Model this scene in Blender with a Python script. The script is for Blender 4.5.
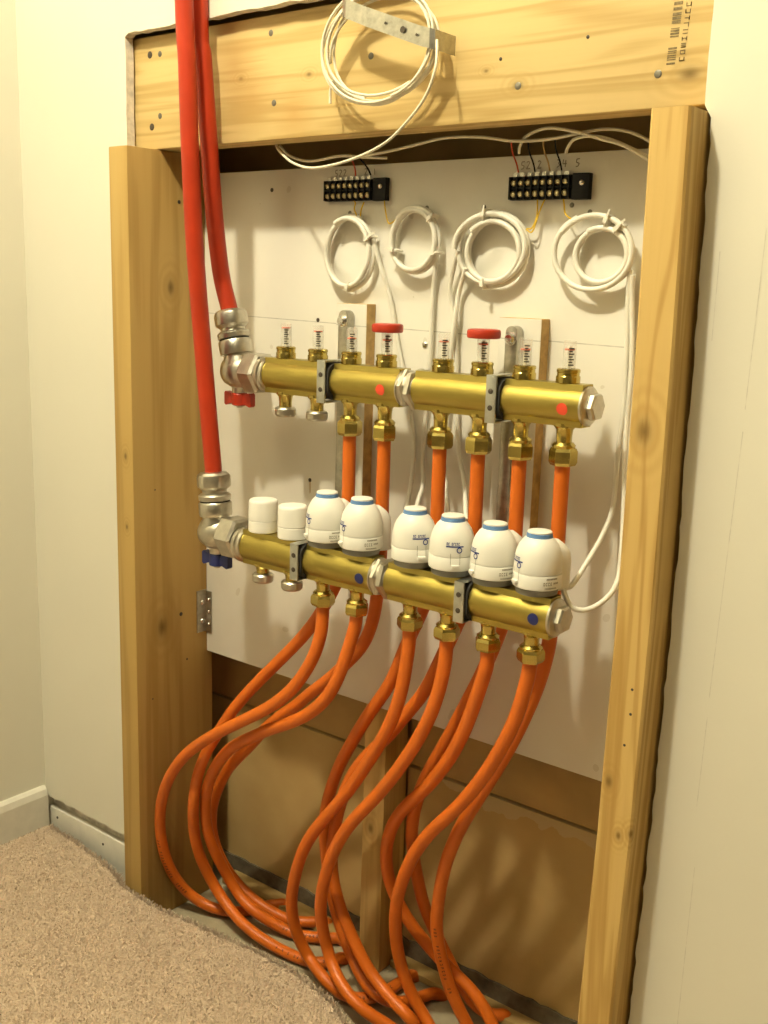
import bpy, bmesh, math, random
from mathutils import Vector, Matrix, Euler
random.seed(7)
for o in list(bpy.data.objects):
    bpy.data.objects.remove(o, do_unlink=True)
S = bpy.context.scene
COL = S.collection
PI = math.pi

# ------------------------------------------------------------------ camera, world, lamp, exposure
cam_d = bpy.data.cameras.new('camera'); cam = bpy.data.objects.new('camera', cam_d); COL.objects.link(cam)
cam_d.sensor_fit = 'VERTICAL'; cam_d.sensor_height = 36.0; cam_d.sensor_width = 27.0
cam_d.lens = 37.575; cam_d.clip_start = 0.01
cam.matrix_world = Matrix(((0.78474, -0.15046, 0.60129, 0.75),
                           (0.61913, 0.14422, -0.77193, -1.063),
                           (0.02943, 0.97804, 0.20633, 0.90),
                           (0, 0, 0, 1)))
S.camera = cam
w = bpy.data.worlds.new('world'); S.world = w; w.use_nodes = True
w.node_tree.nodes['Background'].inputs[0].default_value = (0.02, 0.018, 0.014, 1)
w.node_tree.nodes['Background'].inputs[1].default_value = 1.0
ld = bpy.data.lights.new('ceiling_bulb', 'POINT'); ld.energy = 108; ld.color = (1.0, 0.92, 0.665); ld.shadow_soft_size = 0.05
lo_ = bpy.data.objects.new('ceiling_bulb', ld); COL.objects.link(lo_); lo_.location = (-0.04, -0.99, 2.26)
S.view_settings.view_transform = 'Standard'
try: S.view_settings.look = 'None'
except Exception: pass
S.view_settings.gamma = 1.0
S.view_settings.use_curve_mapping = False
S.view_settings.exposure = 0.0

# ------------------------------------------------------------------ materials
MATS = {}
def nodes(name):
    m = bpy.data.materials.new(name); m.use_nodes = True
    nt = m.node_tree; b = nt.nodes['Principled BSDF']
    MATS[name] = m
    return m, nt, b
def N(nt, t, **kw):
    n = nt.nodes.new(t)
    for k, v in kw.items():
        if k.startswith('i_'):
            n.inputs[k[2:].replace('_', ' ')].default_value = v
        else: setattr(n, k, v)
    return n
def L(nt, a, b): nt.links.new(a, b)
def ramp(nt, fac, stops):
    r = nt.nodes.new('ShaderNodeValToRGB')
    e = r.color_ramp.elements
    e[0].position, e[0].color = stops[0][0], (*stops[0][1], 1)
    e[1].position, e[1].color = stops[-1][0], (*stops[-1][1], 1)
    for p, c in stops[1:-1]:
        x = e.new(p); x.color = (*c, 1)
    L(nt, fac, r.inputs[0]); return r.outputs[0]
def mix(nt, fac, a, b, mode='MIX'):
    n = nt.nodes.new('ShaderNodeMix'); n.data_type = 'RGBA'; n.blend_type = mode
    for s, v in ((0, fac), (6, a), (7, b)):
        if hasattr(v, 'is_output') or hasattr(v, 'links'): L(nt, v, n.inputs[s])
        elif s == 0: n.inputs[0].default_value = v
        else: n.inputs[s].default_value = (*v, 1)
    return n.outputs[2]
def math_(nt, op, a, b=None, clamp=False):
    n = nt.nodes.new('ShaderNodeMath'); n.operation = op; n.use_clamp = clamp
    for i, v in ((0, a), (1, b)):
        if v is None: continue
        if hasattr(v, 'links'): L(nt, v, n.inputs[i])
        else: n.inputs[i].default_value = v
    return n.outputs[0]
def coords(nt): return nt.nodes.new('ShaderNodeTexCoord').outputs['Object']
def noise(nt, vec, scale, detail=3, rough=.5, vscale=None, dist=0):
    if vscale:
        mp = nt.nodes.new('ShaderNodeMapping'); mp.inputs['Scale'].default_value = vscale
        L(nt, vec, mp.inputs['Vector']); vec = mp.outputs[0]
    n = nt.nodes.new('ShaderNodeTexNoise'); n.inputs['Scale'].default_value = scale
    n.inputs['Detail'].default_value = detail; n.inputs['Roughness'].default_value = rough
    n.inputs['Distortion'].default_value = dist
    L(nt, vec, n.inputs['Vector']); return n.outputs['Fac']
def bump(nt, b, h, strength, dist=.002):
    n = nt.nodes.new('ShaderNodeBump'); n.inputs['Strength'].default_value = strength; n.inputs['Distance'].default_value = dist
    L(nt, h, n.inputs['Height']); L(nt, n.outputs[0], b.inputs['Normal'])

def plain(name, col, rough=.5, metal=0, var=.06, scale=40, bmp=0, coat=0, spec=.5):
    """flat colour with a slight procedural mottling"""
    m, nt, b = nodes(name)
    c = coords(nt); f = noise(nt, c, scale)
    lo = tuple(max(0, x * (1 - var)) for x in col); hi = tuple(min(1, x * (1 + var)) for x in col)
    L(nt, ramp(nt, f, [(.3, lo), (.7, hi)]), b.inputs['Base Color'])
    b.inputs['Roughness'].default_value = rough; b.inputs['Metallic'].default_value = metal
    b.inputs['Coat Weight'].default_value = coat; b.inputs['Specular IOR Level'].default_value = spec
    if bmp: bump(nt, b, noise(nt, c, scale * 4, 2), bmp)
    return m

def wood(name, light, dark, axis, ringscale=28, knots=(), stains=(), seed=0):
    m, nt, b = nodes(name)
    c = coords(nt)
    off = nt.nodes.new('ShaderNodeVectorMath'); off.operation = 'ADD'; off.inputs[1].default_value = (seed, seed * 1.7, seed * .6)
    L(nt, c, off.inputs[0]); v = off.outputs[0]
    sc = [1, 1, 1]; sc[axis] = .045
    fine = [1, 1, 1]; fine[axis] = .02
    warp = noise(nt, v, 9, 3, .5, tuple(1 if i != axis else .22 for i in range(3)))
    g1 = noise(nt, v, ringscale, 2, .45, tuple(sc), dist=.6)
    g2 = noise(nt, v, 260, 3, .6, tuple(fine))
    rings = math_(nt, 'MULTIPLY', math_(nt, 'ADD', g1, math_(nt, 'MULTIPLY', warp, .35)), 22.0)
    s = math_(nt, 'ADD', math_(nt, 'MULTIPLY', math_(nt, 'SINE', rings), .5), .5)
    f = math_(nt, 'ADD', math_(nt, 'MULTIPLY', s, .50), math_(nt, 'ADD', math_(nt, 'MULTIPLY', g2, .34), math_(nt, 'MULTIPLY', warp, .28)))
    mid = tuple((x + y) / 2 for x, y in zip(light, dark))
    col = ramp(nt, f, [(.22, light), (.55, tuple(.7 * x + .3 * y for x, y in zip(light, mid))), (.95, dark)])
    for (kx, ky, kz, r) in knots:
        d = nt.nodes.new('ShaderNodeVectorMath'); d.operation = 'SUBTRACT'; d.inputs[1].default_value = (kx, ky, kz)
        L(nt, c, d.inputs[0])
        mp = nt.nodes.new('ShaderNodeMapping'); s3 = [1, 1, 1]; s3[axis] = .62; mp.inputs['Scale'].default_value = s3
        L(nt, d.outputs[0], mp.inputs['Vector'])
        ln = nt.nodes.new('ShaderNodeVectorMath'); ln.operation = 'LENGTH'; L(nt, mp.outputs[0], ln.inputs[0])
        dist = math_(nt, 'ADD', ln.outputs['Value'], math_(nt, 'MULTIPLY', math_(nt, 'SUBTRACT', g2, .5), r * .5))
        core = math_(nt, 'SUBTRACT', 1.0, math_(nt, 'DIVIDE', dist, r), True)
        halo = math_(nt, 'SUBTRACT', 1.0, math_(nt, 'DIVIDE', dist, r * 3.2), True)
        rg = math_(nt, 'MULTIPLY', math_(nt, 'ADD', math_(nt, 'SINE', math_(nt, 'MULTIPLY', dist, 7.0 / r)), 1.0), .35)
        col = mix(nt, math_(nt, 'MULTIPLY', halo, rg, True), col, dark)
        col = mix(nt, math_(nt, 'MULTIPLY', core, .9, True), col, tuple(x * .38 for x in dark))
    for (kx, ky, kz, r, cc) in stains:
        d = nt.nodes.new('ShaderNodeVectorMath'); d.operation = 'DISTANCE'; d.inputs[1].default_value = (kx, ky, kz)
        L(nt, c, d.inputs[0])
        k = math_(nt, 'SUBTRACT', 1.0, math_(nt, 'DIVIDE', math_(nt, 'ADD', d.outputs['Value'], math_(nt, 'MULTIPLY', math_(nt, 'SUBTRACT', g2, .5), r)), r), True)
        col = mix(nt, math_(nt, 'MULTIPLY', k, .55), col, cc)
    L(nt, col, b.inputs['Base Color']); b.inputs['Roughness'].default_value = .62
    b.inputs['Specular IOR Level'].default_value = .3
    bump(nt, b, f, .18, .0012)
    return m

# painted drywall
def paint(name, col, var=.03):
    m, nt, b = nodes(name); c = coords(nt)
    f = noise(nt, c, 3.5, 4)
    L(nt, ramp(nt, f, [(.3, tuple(x * (1 - var) for x in col)), (.7, tuple(min(1, x * (1 + var)) for x in col))]), b.inputs['Base Color'])
    b.inputs['Roughness'].default_value = .75; b.inputs['Specular IOR Level'].default_value = .25
    bump(nt, b, noise(nt, c, 320, 2), .10, .0008)
    return m
paint('wall_paint', (.715, .69, .585)); paint('ceiling_paint', (.62, .60, .53)); paint('far_paint', (.32, .295, .23))
plain('gypsum', (.70, .66, .58), .9, var=.22, scale=90)
plain('base_white', (.70, .67, .58), .45)
# the white mounting board with a faint pencil line and scuffs
m, nt, b = nodes('board_paint'); c = coords(nt)
f = noise(nt, c, 7, 5); col = ramp(nt, f, [(.25, (.68, .65, .57)), (.5, (.75, .72, .65)), (.8, (.78, .76, .69))])
sx = nt.nodes.new('ShaderNodeSeparateXYZ'); L(nt, c, sx.inputs[0])
lz = math_(nt, 'ADD', sx.outputs['Z'], math_(nt, 'MULTIPLY', sx.outputs['X'], .018))
ln = math_(nt, 'LESS_THAN', math_(nt, 'ABSOLUTE', math_(nt, 'SUBTRACT', lz, .8485)), .0006)
pn = math_(nt, 'MULTIPLY', ln, math_(nt, 'MULTIPLY', noise(nt, c, 60, 2), .9))
col = mix(nt, pn, col, (.20, .18, .15))
sp = math_(nt, 'GREATER_THAN', noise(nt, c, 34, 1), .735)
col = mix(nt, math_(nt, 'MULTIPLY', sp, .3), col, (.42, .36, .25))
L(nt, col, b.inputs['Base Color']); b.inputs['Roughness'].default_value = .6; bump(nt, b, noise(nt, c, 150, 3), .08, .001)
# drywall back paper and cavity
m, nt, b = nodes('kraft_paper'); c = coords(nt)
col = ramp(nt, noise(nt, c, 9, 5), [(.3, (.43, .29, .105)), (.6, (.52, .36, .145)), (.8, (.58, .41, .18))])
tz = nt.nodes.new('ShaderNodeSeparateXYZ'); L(nt, c, tz.inputs[0])
torn = math_(nt, 'GREATER_THAN', math_(nt, 'ADD', tz.outputs['Z'], math_(nt, 'MULTIPLY', noise(nt, c, 26, 4), .07)), .262)
col = mix(nt, math_(nt, 'MULTIPLY', torn, math_(nt, 'MULTIPLY', math_(nt, 'GREATER_THAN', tz.outputs['X'], -.02), .55)), col, (.56, .46, .26))
L(nt, col, b.inputs['Base Color']); b.inputs['Roughness'].default_value = .8
plain('kraft_dark', (.46, .315, .125), .8, var=.15, scale=14)
plain('tar_strip', (.115, .09, .055), .85, var=.35, scale=60, bmp=.4)
plain('concrete', (.34, .29, .19), .9, var=.18, scale=30, bmp=.3)
plain('cut_wood', (.50, .335, .13), .8, var=.25, scale=80)
PINE_L, PINE_D = (.66, .43, .155), (.46, .255, .065)
wood('pine_header', (.63, .465, .205), (.44, .295, .10), 0, 40, knots=[(.139, -.079, 1.104, .006), (.322, -.079, 1.0985, .010), (-.26, -.079, 1.145, .004), (-.147, -.079, 1.14, .004), (.10, -.079, 1.121, .003)],
     stains=[(-.27, -.079, 1.16, .05, (.40, .22, .06)), (-.17, -.079, 1.10, .04, (.48, .26, .07)), (-.24, -.079, 1.12, .05, (.42, .24, .07))], seed=3.1)
wood('pine_left', (.47, .315, .105), (.33, .20, .055), 2, 22, knots=[(-.4144, -.085, .405, .014), (-.4144, -.062, .89, .010), (-.43, -.133, .66, .005), (-.4144, -.09, .06, .012), (-.43, -.133, .56, .004)], seed=8.4)
wood('pine_right', (.60, .41, .145), (.40, .235, .06), 2, 46, knots=[(.330, -.133, .775, .012), (.3370, -.133, .366, .0045), (.349, -.131, .372, .0045), (.322, -.133, .42, .006)], seed=1.3)
wood('pine_old', (.64, .43, .16), (.38, .22, .06), 2, 26, knots=[(-.095, .012, .16, .008)], seed=5.5)
wood('sill_wood', (.40, .27, .10), (.24, .14, .045), 0, 30, seed=2.2)
# carpet
m, nt, b = nodes('carpet'); c = coords(nt)
f = noise(nt, c, 60, 4, .6); f2 = noise(nt, c, 500, 2, .6)
col = ramp(nt, math_(nt, 'ADD', math_(nt, 'MULTIPLY', f, .6), math_(nt, 'MULTIPLY', f2, .4)), [(.28, (.40, .305, .22)), (.52, (.52, .405, .30)), (.76, (.62, .49, .37))])
L(nt, col, b.inputs['Base Color']); b.inputs['Roughness'].default_value = .95; b.inputs['Specular IOR Level'].default_value = .05
b.inputs['Sheen Weight'].default_value = .2
bump(nt, b, f2, .5, .003)
plain('underlay', (.20, .16, .09), .95, var=.3, scale=90)
# metals
def metal(name, col, rough, scale=(1, 1, 1), var=.1, bmp=.05):
    m, nt, b = nodes(name); c = coords(nt)
    f = noise(nt, c, 120, 3, .6, scale)
    L(nt, ramp(nt, f, [(.3, tuple(x * (1 - var) for x in col)), (.7, tuple(min(1, x * (1 + var)) for x in col))]), b.inputs['Base Color'])
    r = math_(nt, 'ADD', math_(nt, 'MULTIPLY', f, .18), rough - .09); L(nt, r, b.inputs['Roughness'])
    b.inputs['Metallic'].default_value = 1
    if bmp: bump(nt, b, f, bmp, .0006)
metal('brass', (.42, .335, .085), .36, (.12, 1, 1)); metal('brass_fitting', (.54, .43, .125), .24)
metal('nickel', (.56, .53, .455), .34); metal('zinc', (.56, .575, .55), .32); metal('galvanised', (.44, .42, .36), .36, var=.2)
metal('terminal_metal', (.50, .44, .27), .4, var=.3); metal('screw_steel', (.72, .70, .66), .25)
plain('nail_dark', (.07, .055, .04), .5, metal=.3); plain('nail_grey', (.19, .175, .14), .45, metal=.6)
plain('hole_dark', (.03, .02, .01), .9)
plain('rubber', (.025, .023, .02), .7)
# plastics
def pex(name, col, prn):
    m, nt, b = nodes(name); c = coords(nt)
    f = noise(nt, c, 30, 2)
    cc = ramp(nt, f, [(.3, tuple(x * .93 for x in col)), (.7, tuple(min(1, x * 1.06) for x in col))])
    L(nt, cc, b.inputs['Base Color']); b.inputs['Roughness'].default_value = .42
    b.inputs['Specular IOR Level'].default_value = .4
pex('pex_orange', (.62, .135, .010), (.1, .02, .005)); pex('pex_red', (.43, .034, .008), None)
plain('pipe_print', (.05, .012, .004), .6)
plain('white_plastic', (.80, .785, .72), .38, var=.02, spec=.4); plain('cap_plastic', (.86, .84, .77), .4, var=.02)
plain('grey_plastic', (.22, .22, .20), .5); plain('blue_plastic', (.12, .25, .50), .45); plain('logo_blue', (.02, .04, .22), .5)
plain('label_grey', (.21, .19, .14), .6); plain('red_plastic', (.42, .03, .01), .42); plain('navy_plastic', (.012, .022, .13), .42)
plain('dot_red', (.80, .075, .03), .5); plain('dot_blue', (.012, .02, .13), .5)
plain('black_plastic', (.008, .0075, .007), .5, spec=.2); plain('cable_white', (.76, .74, .66), .42); plain('wire_white', (.74, .69, .55), .5)
plain('ink', (.30, .26, .20), .8, var=.3); plain('tick_ink', (.05, .04, .03), .8); plain('stamp_ink', (.20, .15, .07), .85, var=.4, scale=300)
plain('faint_pencil', (.62, .59, .50), .8, var=.12, scale=120); plain('tie_white', (.78, .75, .66), .4); plain('wire_yellow', (.75, .50, .03), .5); plain('wire_red', (.55, .07, .02), .5)
m, nt, b = nodes('clear_tube'); b.inputs['Base Color'].default_value = (.80, .78, .70, 1); b.inputs['Roughness'].default_value = .12
b.inputs['Alpha'].default_value = .26; b.inputs['Specular IOR Level'].default_value = .6
f = noise(nt, coords(nt), 90, 2); L(nt, ramp(nt, f, [(.3, (.74, .72, .63)), (.7, (.84, .82, .74))]), b.inputs['Base Color'])
plain('gauge_red', (.65, .08, .02), .5); plain('gauge_white', (.70, .66, .54), .5)

# ------------------------------------------------------------------ mesh helpers
class MB:
    def __init__(s): s.v = []; s.f = []
    def add(s, vs, fs):
        n = len(s.v); s.v += [tuple(p) for p in vs]; s.f += [tuple(i + n for i in f) for f in fs]; return s
    def box(s, x0, x1, y0, y1, z0, z1, M=None):
        vs = [(x, y, z) for z in (z0, z1) for y in (y0, y1) for x in (x0, x1)]
        if M: vs = [M @ Vector(p) for p in vs]
        return s.add(vs, [(0, 2, 3, 1), (4, 5, 7, 6), (0, 1, 5, 4), (2, 6, 7, 3), (0, 4, 6, 2), (1, 3, 7, 5)])
    def lathe(s, prof, c=(0, 0, 0), axis=(0, 0, 1), n=28, phase=0, fl=None):
        """prof: list of (radius, distance along axis); fl(theta, i) scales the radius"""
        a = Vector(axis).normalized(); c = Vector(c)
        u = a.orthogonal().normalized() if abs(a.z) < .9 else Vector((1, 0, 0)).cross(a).normalized()
        if abs(a.z) >= .9: u = (Vector((1, 0, 0)) - a * a.x).normalized()
        w_ = a.cross(u)
        vs = []; fs = []; m_ = len(prof)
        for i, (r, h) in enumerate(prof):
            for k in range(n):
                t = phase + 2 * PI * k / n; q = r * (fl(t, i) if fl else 1)
                vs.append(c + a * h + (u * math.cos(t) + w_ * math.sin(t)) * q)
        for i in range(m_ - 1):
            for k in range(n):
                k2 = (k + 1) % n
                fs.append((i * n + k, i * n + k2, (i + 1) * n + k2, (i + 1) * n + k))
        fs.append(tuple(reversed(range(n)))); fs.append(tuple((m_ - 1) * n + k for k in range(n)))
        return s.add(vs, fs)
    def hexn(s, r, h0, h1, c=(0, 0, 0), axis=(0, 0, 1), phase=0, ch=.0016):
        """hexagonal nut with chamfered ends, r = half width across corners"""
        return s.lathe([(r * .88, h0), (r, h0 + ch), (r, h1 - ch), (r * .88, h1)], c, axis, 6, phase)
    def tube(s, pts, r, n=10, caps=True, rf=None):
        pts = [Vector(p) for p in pts]; m_ = len(pts)
        T = [(pts[min(i + 1, m_ - 1)] - pts[max(i - 1, 0)]).normalized() for i in range(m_)]
        u = T[0].orthogonal().normalized(); vs = []; fs = []
        for i in range(m_):
            u = (u - T[i] * u.dot(T[i]))
            u = u.normalized() if u.length > 1e-6 else T[i].orthogonal().normalized()
            w_ = T[i].cross(u); q = r if rf is None else r * rf(i / (m_ - 1))
            for k in range(n):
                t = 2 * PI * k / n; vs.append(pts[i] + (u * math.cos(t) + w_ * math.sin(t)) * q)
        for i in range(m_ - 1):
            for k in range(n):
                k2 = (k + 1) % n; fs.append((i * n + k, i * n + k2, (i + 1) * n + k2, (i + 1) * n + k))
        if caps: fs.append(tuple(reversed(range(n)))); fs.append(tuple((m_ - 1) * n + k for k in range(n)))
        return s.add(vs, fs)
    def prism(s, poly, lo, hi, axis):
        """extrude a 2D polygon along axis 0/1/2; poly in the other two coordinates, in order"""
        n = len(poly)
        def p3(a, h): q = list(a); q.insert(axis, h); return tuple(q)
        vs = [p3(a, lo) for a in poly] + [p3(a, hi) for a in poly]
        fs = [tuple(range(n))[::-1], tuple(range(n, 2 * n))] + [(i, (i + 1) % n, n + (i + 1) % n, n + i) for i in range(n)]
        return s.add(vs, fs)
    def mesh(s, name, mat, smooth=True, ang=.7, bevel=0, offset=None):
        vs = s.v if offset is None else [tuple(Vector(p) - offset) for p in s.v]
        me = bpy.data.meshes.new(name); me.from_pydata(vs, [], s.f)
        bm = bmesh.new(); bm.from_mesh(me)
        bmesh.ops.recalc_face_normals(bm, faces=bm.faces)
        if bevel: bmesh.ops.bevel(bm, geom=list(bm.edges), offset=bevel, segments=2, profile=.6, affect='EDGES')
        bm.to_mesh(me); bm.free()
        if smooth:
            for p in me.polygons: p.use_smooth = True
            me.set_sharp_from_angle(angle=ang)
        me.materials.append(MATS[mat]); return me

WL = {}
def wloc(o): return WL.get(o.name, Vector((0, 0, 0)))
def link(name, me, parent=None, loc=(0, 0, 0)):
    """object at world position loc (parents are unrotated)"""
    o = bpy.data.objects.new(name, me); COL.objects.link(o)
    loc = Vector(loc); o.location = loc - (wloc(parent) if parent else Vector((0, 0, 0)))
    if parent: o.parent = parent
    WL[o.name] = loc; return o
def obj(name, mb, mat, parent=None, **kw):
    """mesh given in world coordinates; it keeps its parent's origin"""
    base = wloc(parent) if parent else Vector((0, 0, 0))
    return link(name, mb.mesh(name, mat, offset=base, **kw), parent, base)
def tag(o, label, cat, group=None):
    o['label'] = label; o['category'] = cat
    if group: o['group'] = group
    return o
def thing(name, label, cat, loc=(0, 0, 0), group=None):
    o = bpy.data.objects.new(name, None); COL.objects.link(o); o.location = loc; o.empty_display_size = .02
    WL[o.name] = Vector(loc); return tag(o, label, cat, group)
def struct(name, mb, mat, **kw):
    o = obj(name, mb, mat, **kw); o['kind'] = 'structure'; return o
def catmull(P, n=6):
    P = [Vector(p) for p in P]; Q = [P[0] * 2 - P[1]] + P + [P[-1] * 2 - P[-2]]; out = []
    for i in range(1, len(Q) - 2):
        p0, p1, p2, p3 = Q[i - 1:i + 3]
        for k in range(n):
            t = k / n
            out.append(.5 * ((2 * p1) + (p2 - p0) * t + (2 * p0 - 5 * p1 + 4 * p2 - p3) * t * t + (3 * p1 - p0 - 3 * p2 + p3) * t ** 3))
    out.append(P[-1]); return out

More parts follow.
